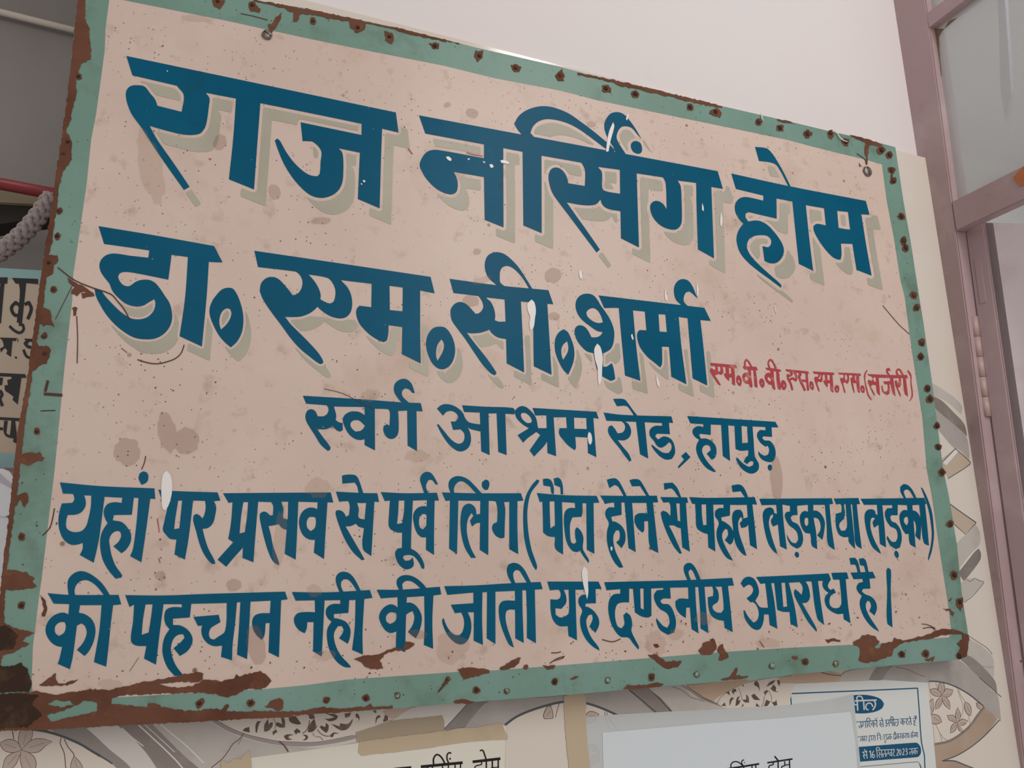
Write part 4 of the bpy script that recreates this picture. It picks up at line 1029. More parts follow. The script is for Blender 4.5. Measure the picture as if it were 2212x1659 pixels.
TILETXT = '''
# lg
@ 1712 640 4.424
1340 830 1450 900 1560 980 1620 1060 1610 1130 1500 1030 1420 980 1350 950 1320 900
# dg
1340 950 1430 1000 1540 1110 1640 1220 1670 1340 1560 1240 1450 1150 1370 1080
# mg
1370 1080 1450 1150 1560 1240 1660 1340 1690 1500 1690 1560 1580 1460 1540 1450 1420 1310 1380 1250
# be
@ 1712 960 4.424
1555 40 1690 150 1690 190 1490 325 1440 250 1400 160
# hl
1555 40 1590 62 1470 200 1425 165
# sl
S8: 1555 40 1690 160 1695 190 1485 328
S9: 1400 200 1555 42
# be
1480 560 1755 745 1655 860 1540 760 1500 640
# sl
S10: 1470 545 1600 640 1755 748
S7: 1755 748 1655 862 1530 750
# lg
1645 870 1750 760 1790 840 1785 960 1690 1060 1600 1180 1560 1080 1540 970
# dg
1770 980 1800 1040 1790 1110 1640 1310 1580 1230 1690 1090
# hl
S12: 1600 1190 1700 1060 1775 985
# lg
1600 1330 1660 1290 1740 1280 1830 1315 1780 1380 1640 1510 1600 1420
# sl
S5: 1660 1290 1700 1310 1740 1280 1780 1300 1830 1313
S5: 1640 1512 1730 1440 1830 1320
# dg
@ 1980 1340 5.2026
S8: 590 178 700 250 790 310 850 380
# lg
560 190 700 270 800 350 860 430 870 640 740 520 570 380
# dg3
560 385 640 430 740 520 880 680 905 820 870 790 700 640 560 500 480 430
# mg
-10 470 450 440 560 510 700 640 850 790 910 840 950 1140 900 1090 750 970 660 890 480 760 350 700 210 680 -10 690
# be2
750 970 850 1050 910 1110 800 1250 650 1390 480 1500 290 1580 200 1590 160 1430 200 1400 370 1360 500 1290 630 1150
# cream2
90 690 210 690 350 720 480 775 600 845 750 970 630 1140 500 1280 370 1350 200 1390 120 1395
# sl
S16: 90 690 210 686 350 712 480 768 600 840 750 965
# dg
S28: 190 1395 350 1362 480 1290 600 1185 690 1060 760 970
# sl
S12: 285 1582 450 1520 600 1430 750 1310 930 1120
S8: 700 640 870 790 950 860
# be2
190 1590 400 1575 520 1620 640 1680 640 2000 190 2000
# sl
S14: 285 1580 420 1580 540 1625 680 1680
# gr
S6: 130 640 160 900 200 1390 205 1660 210 1900
# ln
S3: 730 512 790 525 860 528
S4: 215 700 230 760 250 810
S4: 455 770 490 870 520 950 515 1040 490 1090
S4: 470 780 500 850 535 900 545 930
S4: 580 1060 600 1165
S4: 210 1165 260 1270 285 1370
S4: 265 1275 310 1330 350 1345
S4: 500 1230 520 1260
# pet
@ 1980 1340 5.2026
280 845 245 790 250 720 280 700 305 720 305 790
280 845 220 850 180 830 150 780 210 770 260 810
280 845 330 770 405 785 380 840 320 860
280 845 340 880 370 950 370 1000 310 940
280 845 280 920 250 975 210 995 225 910
455 1150 400 1130 370 1120 345 1070 410 1070 440 1110
455 1150 440 1090 445 1020 462 985 485 1050 480 1110
455 1150 510 1110 570 1130 530 1170 480 1180
455 1150 520 1240 500 1260 470 1220
455 1150 430 1230 380 1265 390 1200 420 1160
155 1065 200 1060 250 1085 275 1140 220 1160 160 1150
545 920 590 950 608 1010 605 1065 570 1050 540 980
670 930 700 935 745 970 725 1000 690 980
130 930 185 880 185 1000 155 1060 140 1010
# gw
@ 0 1540 4.608
500 165 880 150 1030 280 1150 400 1290 520 1340 700 1180 700 1020 430 900 370 800 310 640 240
# wt
860 150 1175 125 1340 270 1480 420 1580 560 1650 700 1450 700 1260 500 1100 370 930 210
# dg4
1175 125 1510 105 1700 290 1850 440 1990 560 2100 700 1650 700 1480 430 1340 270
# hl
S10: 1215 150 1330 255 1430 330
S14: 1380 120 1500 230 1650 370 1760 480 1860 600
S8: 1440 115 1600 260 1740 390
# lg
1510 105 2080 80 2180 120 2400 210 2580 290 2860 340 3200 350 3500 300 3700 250 3700 700 2100 700 1990 560 1850 440
# hl
S12: 1590 105 1720 215 1860 330 2030 500
# cream2
-200 180 200 160 330 165 480 190 640 240 800 310 900 370 1000 430 1100 490 1300 700 -200 700
# sl
S24: 200 160 330 165 480 190 640 240 800 310 900 370 1000 430
S16: 1000 430 1060 465 1120 505
# pet
215 370 190 300 195 200 215 150 300 150 325 200 290 300 250 340
215 370 290 290 350 262 430 260 520 285 450 330 380 385 290 390
215 370 290 400 345 450 355 540 300 620 230 550 205 450
215 370 180 460 140 530 60 580 30 540 60 450 130 400
215 370 120 390 40 365 0 300 90 265 170 290
740 430 800 500 830 560 780 640 700 560 715 490
# ln
S9: 125 150 130 210 140 260
S9: 610 250 600 300 640 400 655 550
S9: 640 260 680 340 730 400 740 440
# cream2
@ 440 1480 5.53
150 425 330 520 500 590 700 640 900 675 1100 685 1300 690 1500 665 1790 600 1990 540 2212 460 2212 260 1200 320 160 400
# pu
60 420 150 415 330 515 500 585 700 635 900 670 1100 680 1300 685 1500 660 1790 595 1850 610 1790 640 1600 690 1400 722 1150 737 900 717 700 682 500 622 300 552
# dg
S8: 150 415 330 515 500 582 700 632 900 668 1100 678 1300 682 1500 657 1780 597
# hl
S7: 80 430 300 560 500 630 700 685 900 720 1100 738 1300 732 1500 708 1700 670 1850 635
# ln
S10: 480 570 420 650 350 700 290 790 230 870 160 930 90 985
S4: 470 600 440 660 415 710
S20: 900 670 960 720 1010 795
# br
720 555 725 470 770 400 775 470 760 510 790 450 825 440 820 490 770 545
860 480 870 440 910 450 935 470 925 390 940 375 970 420 970 505 910 505
620 560 618 480 640 430 690 430 665 455 650 500 635 570
465 545 490 515 545 497 548 565
1015 395 1050 370 1100 370 1165 460 1130 470 1060 455 1025 430
1240 560 1260 480 1320 395 1340 480 1325 500 1355 480 1365 470 1330 530 1290 558
1385 500 1400 480 1450 500 1460 450 1490 480 1485 540 1460 570 1410 530
1255 350 1310 345 1330 390 1290 405 1258 395
1440 395 1490 400 1560 380 1460 340 1560 345 1605 370 1580 410 1500 430
1520 460 1620 490 1630 455 1720 460 1780 400 1770 450 1720 520 1650 540 1590 515
955 605 1000 585 1080 590 1020 605 1010 630 1060 645 1000 655 970 635
1075 550 1110 515 1155 545 1150 570 1125 565 1100 590
1175 655 1210 640 1215 615 1180 590 1230 595 1250 625 1220 655
1505 600 1550 565 1620 575 1560 580 1540 620 1515 620
1680 340 1760 325 1740 370 1690 390
1810 350 1835 335 1860 380 1855 430 1845 390 1820 390
2010 290 2060 290 2060 335 2030 320
2050 470 2060 380 2100 355 2110 380 2075 400
2140 430 2170 340 2200 360 2200 420 2150 440
820 560 860 525 880 560 850 575 830 600
S10: 1265 420 1250 490 1220 545 1180 575
S9: 1355 530 1400 580 1450 605 1500 608
S6: 830 395 860 460 850 520
S6: 1300 570 1325 615
S7: 1340 615 1390 620 1425 660
# pe
@ 750 1350 5.369
400 1000 540 960 790 955 530 1080 470 1060
# wt
500 1115 800 950 1395 905 1130 1200 1100 1050
# dg3
1115 1215 1395 905 1420 890 1650 875 1345 1200 1200 1220
# sl
S9: 1125 1205 1400 905
S9: 1340 1200 1660 880
# mg
1345 1200 1665 870 2212 840 2400 830 2560 800 2560 905 2212 950 2120 1000 1960 1080 1880 1130 1800 1160
# cream2
@ 0 0 1
1097 1562 1115 1548 1150 1533 1190 1521 1215 1516 1245 1515 1270 1520 1300 1530 1345 1550 1400 1590 1400 1680 1090 1680
# mg
1255 1497 1318 1489 1360 1488 1372 1502 1425 1542 1345 1546 1300 1529 1270 1519 1240 1514
# dg4
1358 1490 1400 1485 1450 1540 1415 1540 1380 1510
# sl
S3: 1358 1490 1385 1512 1418 1540
S3: 1400 1485 1425 1510 1452 1540
S5: 1090 1566 1115 1548 1150 1533 1190 1521 1215 1516 1245 1515 1270 1520 1300 1530 1340 1548
# lg
1400 1486 1470 1478 1490 1500 1515 1512 1550 1524 1580 1532 1700 1600 1450 1600 1452 1538
# pe2
@ 1440 1430 6.9125
270 345 1170 265 1230 300 1060 360 890 450 760 520 690 590 550 520
# dg3
S16: 220 345 350 430 500 530 640 590 760 630 900 685
# dg
S10: 80 370 200 410 300 480 360 530 480 560 560 590
# sl
S8: 300 365 420 450 560 540 700 600 780 640
# cream2
780 560 890 460 1060 365 1240 300 1700 230 1900 330 1800 690 900 690 760 630
# br
880 455 925 430 940 500
960 440 985 400 1030 400 1035 440 1000 450 1000 490
1110 350 1140 335 1150 370 1265 370 1250 420 1205 455 1140 440 1200 430 1210 395
1020 660 1040 540 1090 500 1060 570 1100 570 1070 630
1120 560 1180 560 1180 480 1215 520 1225 605 1160 600
930 660 935 560 970 520 1000 545 970 570 950 620
810 650 860 600 880 660
1295 310 1330 280 1365 310 1385 440 1350 370 1310 350
1255 500 1300 470 1390 565 1300 560
1440 450 1480 420 1520 430 1480 470 1470 505
1540 400 1590 335 1625 380 1620 430 1670 450 1600 440
1480 370 1530 300 1620 265 1580 320
1445 660 1480 560 1520 580 1540 590 1500 650
1560 600 1610 590 1630 560 1645 640 1600 655
1640 265 1690 270 1680 360 1650 320
1320 660 1335 610 1385 665
1105 680 1130 620 1155 680 1135 650
S8: 1450 510 1440 600 1410 665
S6: 1060 380 1100 470 1120 560
S6: 1520 430 1560 530 1550 600
# pe2
1650 225 2300 160 2300 300 1700 320
@ 1712 1284 4.424
-20 765 300 735 500 770 430 830 -20 840
# sl
S9: 270 745 350 765 460 775
# lg
500 740 800 690 720 820 440 825
# dg3
800 695 890 685 965 680 860 810 720 815
# mg
965 680 1500 630 1290 800 1290 840 850 815
# ln
S5: 980 692 1100 720 1200 765 1260 785
# pet
@ 1150 1470 7.373
190 605 175 550 235 410 290 410 320 560 310 600
840 560 900 500 960 500 1050 535 960 650 880 670
1050 1160 900 1080 890 1020 970 1030 1040 1090
1050 1180 1050 1260 930 1370 910 1300 950 1200
# ln
S8: 430 340 390 470 360 590
S8: 1145 490 1160 600 1225 780
S8: 1175 500 1220 620 1290 700 1340 780
'''

LET = dict(parse(LETTERS)); RUST = dict(parse(RUSTTXT, smooth=False)); NOTE = dict(parse(NOTICE)); TILE = parse(TILETXT, pieces=False)

# ------------------------------------------------------------------ dimensions read off the photograph
WALL_Y, TILE_Y = 0.050, 0.035             # plaster and tile faces behind the sign
XR = 1.1466                               # plane of the door frame, square to the wall
TILE_TOP = 2.262
JAMB_X, SILL_Z = -0.135, 1.468            # opening behind the left end of the sign

# ------------------------------------------------------------------ the setting
wall = slab('wall_back', [(JAMB_X, 1.0), (XR, 1.0), (XR, 3.3), (JAMB_X, 3.3)], WALL_Y, 0.17, M_WALL)
tag(wall, kind='structure')
low = box('wall_left', (-1.2, WALL_Y, 1.0), (JAMB_X, 0.17, SILL_Z), M_WALL); tag(low, kind='structure')
M_TILE = mat('cream_wall_tile', (0.69, 0.615, 0.535), 0.12, 0.5, var=[((0.72, 0.66, 0.59), 2.5, 0.4, 0.7)])
tiles = slab('wall_tile', [(-1.2, 1.0), (XR, 1.0), (XR, TILE_TOP - 0.009), (JAMB_X, TILE_TOP + 0.020), (JAMB_X, SILL_Z), (-1.2, SILL_Z)],
             TILE_Y, WALL_Y, M_TILE, wall)
def tmat(n, c, v=None, r=0.12): return mat('tile_' + n, c, r, 0.5, var=v)
TM = {'lg': tmat('light_grey', (0.52, 0.48, 0.435), [((0.44, 0.41, 0.38), 25, 0.5, 0.75)]),
      'mg': tmat('marble_grey', (0.40, 0.365, 0.335), [((0.33, 0.30, 0.28), 22, 0.5, 0.75), ((0.47, 0.43, 0.41), 9, 0.5, 0.7)]),
      'dg': tmat('brown_grey', (0.22, 0.19, 0.165), [((0.30, 0.27, 0.24), 30, 0.5, 0.75)]),
      'dg3': tmat('band_grey', (0.26, 0.23, 0.205), [((0.36, 0.33, 0.31), 26, 0.5, 0.75)]),
      'dg4': tmat('ribbed_grey', (0.27, 0.225, 0.20), [((0.36, 0.31, 0.28), 26, 0.5, 0.75)]),
      'gw': tmat('shaded_grey', (0.30, 0.265, 0.245)), 'wt': tmat('white_band', (0.66, 0.62, 0.57)),
      'hl': tmat('white_line', (0.74, 0.71, 0.68)), 'sl': tmat('slate_line', (0.085, 0.09, 0.095)),
      'be': tmat('beige', (0.52, 0.415, 0.315)), 'be2': tmat('tan', (0.40, 0.285, 0.205), [((0.47, 0.36, 0.27), 14, 0.5, 0.75)]),
      'pe': tmat('peach', (0.56, 0.44, 0.345)), 'pe2': tmat('deep_peach', (0.54, 0.385, 0.27), [((0.60, 0.46, 0.36), 10, 0.5, 0.75)]),
      'cream2': tmat('flower_cream', (0.71, 0.635, 0.555)), 'pu': tmat('rounded_rim', (0.36, 0.305, 0.29)),
      'br': tmat('lily_brown', (0.115, 0.075, 0.055), [((0.19, 0.14, 0.11), 60, 0.5, 0.7)]),
      'pet': tmat('petal', (0.50, 0.405, 0.345)), 'ln': tmat('stem_line', (0.16, 0.085, 0.07)), 'gr': tmat('grout', (0.42, 0.33, 0.24), r=0.7)}
def pattern(name, items, parent, plane):
    V, Fc, fm, ms, k = [], [], [], [], 0
    for lname, polys in items:
        groups = [[p] for p in polys]
        if lname == 'pet':                # petals carry a fine drawn outline and two veins
            for _, p in polys:
                pass
        for g in groups:
            todo = [(lname, g)]
            if lname == 'pet':
                p = g[0][1]; b = p[0]; cxm = sum(q[0] for q in p) / len(p); cym = sum(q[1] for q in p) / len(p)
                todo = [('ln', [(False, [((q[0] - cxm) * 1.0 + cxm + 1.5 * (unit((q[0] - cxm, q[1] - cym))[0]),
                                          (q[1] - cym) + cym + 1.5 * (unit((q[0] - cxm, q[1] - cym))[1])) for q in p])]), ('pet', g),
                        ('ln', [(False, ribbon([(b[0] + (cxm - b[0]) * 0.5, b[1] + (cym - b[1]) * 0.5), (cxm * 1.5 - b[0] * 0.5, cym * 1.5 - b[1] * 0.5)], 0.7))])]
            for nm, gg in todo:
                v, f = union(gg, lambda a, c: (lambda P: (P[0], P[2]))(onY(a, c, plane)))
                if nm not in ms: ms.append(nm)
                o = len(V); k += 1
                V += [(a[0], plane - 4e-5 - k * 6e-6, a[1]) for a in v]
                Fc += [[o + i for i in q] for q in f]; fm += [ms.index(nm)] * len(f)
    ob = link(name, V, Fc, [TM[n] for n in ms], parent, fm); fix_normals(ob); return ob
pattern('tile_pattern', TILE, wall, TILE_Y)

# room behind the opening on the left
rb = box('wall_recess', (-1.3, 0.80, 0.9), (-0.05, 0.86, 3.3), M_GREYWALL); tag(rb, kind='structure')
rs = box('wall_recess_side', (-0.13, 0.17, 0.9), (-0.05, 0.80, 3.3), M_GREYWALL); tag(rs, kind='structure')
# room behind the door on the right
nb = box('wall_next_room', (XR + 0.02, 1.30, 0.9), (3.4, 1.36, 3.3), M_WHITE); tag(nb, kind='structure')
ns_ = box('wall_next_side', (3.34, -1.2, 0.9), (3.40, 1.30, 3.3), M_WHITE); tag(ns_, kind='structure')
nc = box('ceiling_next_room', (XR + 0.06, -1.2, 3.3), (3.4, 1.36, 3.36), M_WHITE); tag(nc, kind='structure')

# ------------------------------------------------------------------ the sign board
OUTER = nums("180 -73 360 -37 540 0 660 18 770 42 867 62 1025 102 1213 145 1275 162 1400 190 1550 227 1703 262 1790 283 1871 301 1934 318 "
             "1941 365 1951.6 436 1967 521.5 1985 639 1994.5 696.5 2012.6 821 2024 911 2037.5 1015 2049 1068 2067 1177 2078 1288 2089.5 1358 2093 1385 2088 1423 "
             "1902 1440 1712 1457 1679 1462.7 1400 1485 1273 1497 1050 1514 812 1534 750 1538 400 1559.5 250 1567 120 1574 0 1578 -38 1580 "
             "-20 1450 0 1290 5 1240 10 1190 18 1130 25 1060 30 1010 35 960 42 910 52 860 63 790 72 720 80 660 85 620 92 570 100 520 108 470 117 405 125 350 134 290 143 230 152 150 160 70 169 0")
INNER = nums("236 -6 281 3 500 47 660 82 797 110 955 141 1070 169 1213 196 1288 216 1462 252.5 1625 286 1703 302.5 1752 316 1870 345 1905 355 "
             "1915 431 1931 515 1945 605 1954 640 1965 724 1976 798 1992 900 2002 1015 2013 1073 2028 1177 2040 1254 2047 1299 2055 1362 2050 1377 "
             "1972 1382 1897 1390 1712 1399 1568 1408 1456 1417 1208 1437.5 1069 1448 987 1451.5 750 1468 661 1480 577 1488 367 1500 242 1507 100 1512 72 1500 "
             "68 1478 71 1397 85 1284 90 1249 118 1015 140 787 156 649 158 594 175 481 188 390 197 300 207 250 218 170 226 110 228 60 236 0")
def xz(p, plane=0.0):
    P = onY(p[0], p[1], plane); return (P[0], P[2])
sign = thing('sign_board', 'big rusty hand-painted Hindi nursing home sign board with green border and blue lettering', 'sign')
panel = slab('panel', [xz(p) for p in OUTER], 0.0, 0.032, M_CREAM, sign, M_RUST)
paint('painted_border', [(False, OUTER), (True, INNER)], M_GREEN, 0.00015, sign)['label'] = 'sea-green painted border band'

# grey drop shadows: the lettering moved down-right, less a margin around the lettering itself
def raster(polys, x0, y0, w, h, c):
    m = np.zeros((h, w), bool)
    for hole, p in polys:
        a = (np.array(p) - (x0, y0)) / c
        b = np.roll(a, -1, 0)
        pm = np.zeros((h, w), bool)
        for r in range(max(0, int(a[:, 1].min())), min(h - 1, int(a[:, 1].max()) + 1) + 1):
            s = ((a[:, 1] <= r) & (b[:, 1] > r)) | ((b[:, 1] <= r) & (a[:, 1] > r))
            if not s.any(): continue
            xs = np.sort(a[s, 0] + (r - a[s, 1]) / (b[s, 1] - a[s, 1]) * (b[s, 0] - a[s, 0]))
            for i in range(0, len(xs) - 1, 2):
                i0, i1 = max(0, int(math.ceil(xs[i]))), min(w, int(math.floor(xs[i + 1])) + 1)
                if i1 > i0: pm[r, i0:i1] = True
        m = m & ~pm if hole else m | pm
    return m
def dilate(m, rad):
    out = np.zeros_like(m)
    for dy in range(-rad, rad + 1):
        hw = int(math.sqrt(rad * rad - dy * dy))
        cs = np.cumsum(np.pad(m.astype(np.int32), ((0, 0), (hw + 1, hw))), 1)
        row = (cs[:, 2 * hw + 1:] - cs[:, :-(2 * hw + 1)]) > 0
        if dy >= 0: out[dy:] |= row[:m.shape[0] - dy]
        else: out[:dy] |= row[-dy:]
    return out
def contours(f):
    """iso-lines of a field at 0.5 (marching squares), as loops in cell units"""
    f = np.pad(f, 1); H, W = f.shape; ins = f > 0.5
    code = ins[:-1, :-1] * 1 + ins[:-1, 1:] * 2 + ins[1:, 1:] * 4 + ins[1:, :-1] * 8
    TAB = {1: [(3, 0)], 2: [(0, 1)], 3: [(3, 1)], 4: [(1, 2)], 5: [(3, 0), (1, 2)], 6: [(0, 2)], 7: [(3, 2)], 8: [(2, 3)],
           9: [(2, 0)], 10: [(0, 1), (2, 3)], 11: [(2, 1)], 12: [(1, 3)], 13: [(1, 0)], 14: [(0, 3)]}
    def pt(r, c, e):
        if e == 0: k, A, B, q = ('h', r, c), f[r, c], f[r, c + 1], 0
        elif e == 2: k, A, B, q = ('h', r + 1, c), f[r + 1, c], f[r + 1, c + 1], 0
        elif e == 3: k, A, B, q = ('v', r, c), f[r, c], f[r + 1, c], 1
        else: k, A, B, q = ('v', r, c + 1), f[r, c + 1], f[r + 1, c + 1], 1
        t = (0.5 - A) / (B - A)
        return k, ((k[2] + t, k[1]) if q == 0 else (k[2], k[1] + t))
    nxt, pos = {}, {}
    rr, cc = np.nonzero((code > 0) & (code < 15))
    for r, c in zip(rr, cc):
        for a, b in TAB[int(code[r, c])]:
            ka, pa = pt(r, c, a); kb, pb = pt(r, c, b)
            nxt[ka] = kb; pos[ka] = pa; pos[kb] = pb
    loops = []
    while nxt:
        k0 = next(iter(nxt)); k = k0; lp = []
        while k in nxt:
            lp.append((pos[k][0] - 1, pos[k][1] - 1)); k = nxt.pop(k)
        loops.append(lp)
    return loops
def simplify(p, tol):
    keep = [False] * len(p); st = [(0, len(p) - 1)]; keep[0] = keep[-1] = True
    while st:
        a, b = st.pop()
        if b - a < 2: continue
        A, B = np.array(p[a]), np.array(p[b]); q = np.array(p[a + 1:b]) - A; d = B - A; L = math.hypot(*d)
        dist = np.hypot(q[:, 0], q[:, 1]) if L < 1e-9 else np.abs(q[:, 0] * d[1] - q[:, 1] * d[0]) / L
        i = int(dist.argmax())
        if dist[i] > tol: keep[a + 1 + i] = True; st += [(a, a + 1 + i), (a + 1 + i, b)]
    return [q for q, k in zip(p, keep) if k]
def drop_shadow(polys, off, gap, ymask=None, c=0.8):
    xs = [q[0] for _, p in polys for q in p]; ys = [q[1] for _, p in polys for q in p]
    x0, y0 = min(xs) - 15, min(ys) - 15
    w, h = int((max(xs) - x0 + 60) / c), int((max(ys) - y0 + 60) / c)
    sh = [(ho, [(a + off(a)[0], b + off(a)[1]) for a, b in p]) for ho, p in polys]
    m = raster(sh, x0, y0, w, h, c) & ~dilate(raster(polys, x0, y0, w, h, c), int(round(gap / c)))
    if ymask:
        gx, gy = np.meshgrid(x0 + np.arange(w) * c, y0 + np.arange(h) * c); m &= ymask(gx, gy)
    f = np.pad(m.astype(float), 2)
    f = sum(f[i:i + h, j:j + w] for i in range(5) for j in range(5)) / 25.0
    out = []
    for lp in contours(f):
        lp = simplify(lp + lp[:1], 0.35)[:-1]
        if len(lp) < 3: continue
        ar = sum(lp[i - 1][0] * lp[i][1] - lp[i][0] * lp[i - 1][1] for i in range(len(lp))) / 2
        if abs(ar) * c * c > 14: out.append((ar, [(x0 + a * c, y0 + b * c) for a, b in lp]))
    big = max(out, key=lambda t: abs(t[0]))[0]
    out.sort(key=lambda t: -abs(t[0]))
    return [(ar * big < 0, p) for ar, p in out]

word = {}
for key, lab in (('headline', 'large blue word of the headline across the top'), ('doctor_name', 'large blue word of the second line'),
                 ('address', 'medium blue word of the address line'), ('notice_upper', 'blue word in the upper line of the legal notice'),
                 ('notice_lower', 'blue word in the lower line of the legal notice')):
    word[key] = paint_parts('painted_word', LET[key], M_BLUE, 0.00045, sign, join=0.0016, label=lab)
paint_parts('painted_word', LET['degrees'], M_RED, 0.00045, sign, join=0.0045, label='small red word')
def shade(polys, words):
    pcs = [(min(q[0] for q in c), o) for o in words for c in [[v_.co for v_ in o.data.vertices]]]
    v, f = union(polys, lambda a, b: (lambda P: (P[0], P[2]))(onY(a, b, 0.0)))
    got = {}
    for pv, pf in pieces_of(v, f):
        xm = sum(q[0] for q in pv) / len(pv)
        own = [o for x, o in sorted(pcs, key=lambda t: t[0]) if x <= xm] or [words[0]]
        got.setdefault(own[-1].name, (own[-1], []))[1].append((pv, pf))
    for o, lst in got.values():
        V, Fc = [], []
        for pv, pf in lst:
            k = len(V); V += [(q[0], -0.0003, q[1]) for q in pv]; Fc += [[k + i for i in q] for q in pf]
        d = link('drop_shadow', V, Fc, M_SHADE, o); fix_normals(d); d['label'] = 'grey painted drop shadow'
shade(drop_shadow(LET['headline'], lambda u: (25.0, 38.0 - 6.0 * u / 2000.0), 7.0,
                  lambda gx, gy: ~((gx > 1110) & (gx < 1345) & (gy < 268 + (gx - 1150) * 0.24) & (gy < 255))), word['headline'])
shade(drop_shadow(LET['doctor_name'], lambda u: (16.5, 32.0 - 4.0 * u / 1500.0), 5.6, lambda gx, gy: gy > 640 + (gx - 180) * 0.088), word['doctor_name'])

# stains, flaked patches, drips, scratches
random.seed(3)
st = []
for x, y, rx, ry in ((362, 935, 20, 45), (402, 952, 30, 28), (275, 975, 28, 30), (1020, 245, 14, 11), (966, 227, 8, 6), (1277, 269, 11, 7), (1030, 544, 9, 7),
                     (694, 477, 22, 8), (592, 415, 13, 17), (475, 308, 14, 18), (346, 1244, 13, 11), (505, 1264, 17, 14), (1677, 1035, 13, 48),
                     (1197, 684, 13, 9), (1017, 650, 18, 13), (1194, 595, 18, 17), (553, 1395, 20, 45), (1016, 247, 5, 4), (903, 1370, 20, 10)):
    st.append((False, ellipse(x, y, rx, ry, random.uniform(-.4, .4), 22, 0.10)))
paint_parts('water_stain', st, M_STAIN, 0.0006, sign, label='brown water stain on the cream paint')
st = []
for x, y, rx, ry in ((325, 360, 24, 80), (975, 1400, 36, 34), (1040, 606, 22, 8), (687, 1055, 26, 22), (605, 1165, 14, 70), (680, 1275, 16, 14), (900, 985, 26, 14),
                     (800, 855, 24, 14), (1520, 1335, 20, 14), (1415, 1390, 22, 28), (240, 1480, 28, 14), (700, 1415, 24, 12), (1460, 1370, 18, 12), (420, 40, 30, 8), (1660, 1390, 26, 10)):
    st.append((False, ellipse(x, y, rx, ry, random.uniform(-.3, .3), 22, 0.18)))
paint_parts('water_stain', st, M_STAIN2, 0.00055, sign, label='pale yellow water stain')
flakes = [(ho, ragged(p)) for ho, p in RUST['rust']]
for k in range(60):                      # small flaked specks near the lower edge
    u = random.uniform(60, 2030); v = 1395 - (u - 1000) * 0.075 + random.gauss(10, 26)
    if v < 1455 - (u - 1000) * 0.075: flakes.append((False, ellipse(u, v, random.uniform(.8, 3), random.uniform(.6, 2), random.uniform(0, 3), 7, 0.3)))
paint_parts('rust_patch', flakes, M_RUST, 0.0007, sign, label='brown bare rust where the paint has flaked', amin=1.5e-5)
paint_parts('dark_rust', [(False, ragged(p)) for p in (nums("-30 1436 20 1440 46 1432 60 1445 70 1482 62 1494 -30 1496"), nums("-40 1350 18 1352 40 1372 30 1400 -30 1412"),
      nums("-40 1500 40 1497 85 1502 70 1520 90 1545 60 1570 -40 1576"))], M_RUSTDARK, 0.0008, sign, label='blackened rust at the lower left corner')
paint_parts('scratch', RUST['cracks'], M_SCRATCH, 0.00085, sign, label='thin dark crack')
paint_parts('paint_drip', LET['drips'] + LET['chips'], M_DRIP, 0.00095, sign, label='white paint splash')
paint_parts('red_mark', LET['redmarks'], M_RED, 0.00095, sign, label='small red smear')

# nails along the border
NAILS = {'top': "545 12 470 4 676 46 773 60 841 80 939 100 1035 121 1113 147 1210 163 1308 192 1372 204 1490 232 1545 242 1638 264 1684 277 1743 290 1793 288 1826 307 1903 325 1921 335",
         'right': "1925 368 1929 391 1946 468 1951 520 1956 536 1973 638 1979 665 1990 740 1988 771 2003 840 2008 862 2023 920 2026 966 2034 1020 2052 1132 2060 1242 2072 1300",
         'bottom': "431 1519 542 1518 705 1512 790 1508 858 1502 1029 1490 1094 1493 1198 1472 1312 1469 1407 1462 1504 1457 1667 1438 1738 1429 1805 1434 1947 1413 1999 1412 2071 1417",
         'left': "170 166 147 307 138 332 128 456 124 510 106 568 116 626 96 726 97 764 80 932 47 1159 47 1308"}
M_NAILGREEN = mat('painted_nail_head', (0.19, 0.36, 0.29), 0.4, 0.4, var=[((0.155, 0.066, 0.040), 300, 0.5, 0.6)])
def dome(name, u, v, rpx, hgt, m, parent, base=0.0009, slot=False):
    c = onY(u, v); e = onY(u + rpx, v); r = abs(e[0] - c[0]); V, Fc = [], []
    prof = [(1.0, 0.0), (0.98, 0.45), (0.80, 0.80), (0.45, 0.97)]
    for a, b in prof:
        for k in range(12):
            w = 2 * math.pi * k / 12; j = 1 + random.uniform(-.08, .08)
            V.append((c[0] + r * a * j * math.cos(w), -base - hgt * b, c[2] + r * a * j * math.sin(w)))
    for i in range(3):
        for k in range(12): Fc.append([i*12+k, i*12+(k+1) % 12, (i+1)*12+(k+1) % 12, (i+1)*12+k])
    V.append((c[0], -base - hgt, c[2])); Fc += [[36 + k, 36 + (k + 1) % 12, 48] for k in range(12)]
    o = link(name, V, Fc, m, parent, smooth=True)
    bm = bmesh.new(); bm.from_mesh(o.data); bmesh.ops.recalc_face_normals(bm, faces=bm.faces); bm.to_mesh(o.data); bm.free()
    return o
green_ones = {(1312, 1469), (1504, 1457), (1667, 1438), (1805, 1434), (1094, 1493), (858, 1502)}
for side, s in NAILS.items():
    for u, v in nums(s):
        g = (u, v) in green_ones
        hl_ = [(False, ragged(ellipse(u, v, 6.6 if g else random.uniform(6.5, 8.5), 7.2 if g else random.uniform(7, 9.5), 0, 12, 0.18), 4, 0.8))]
        nl = dome('nail', u, v, 4.6 if g else 4.0, 0.0016, M_NAILGREEN if g else M_RUSTDARK, sign)
        paint('rust_ring', hl_, M_RUST, 0.00075, nl)
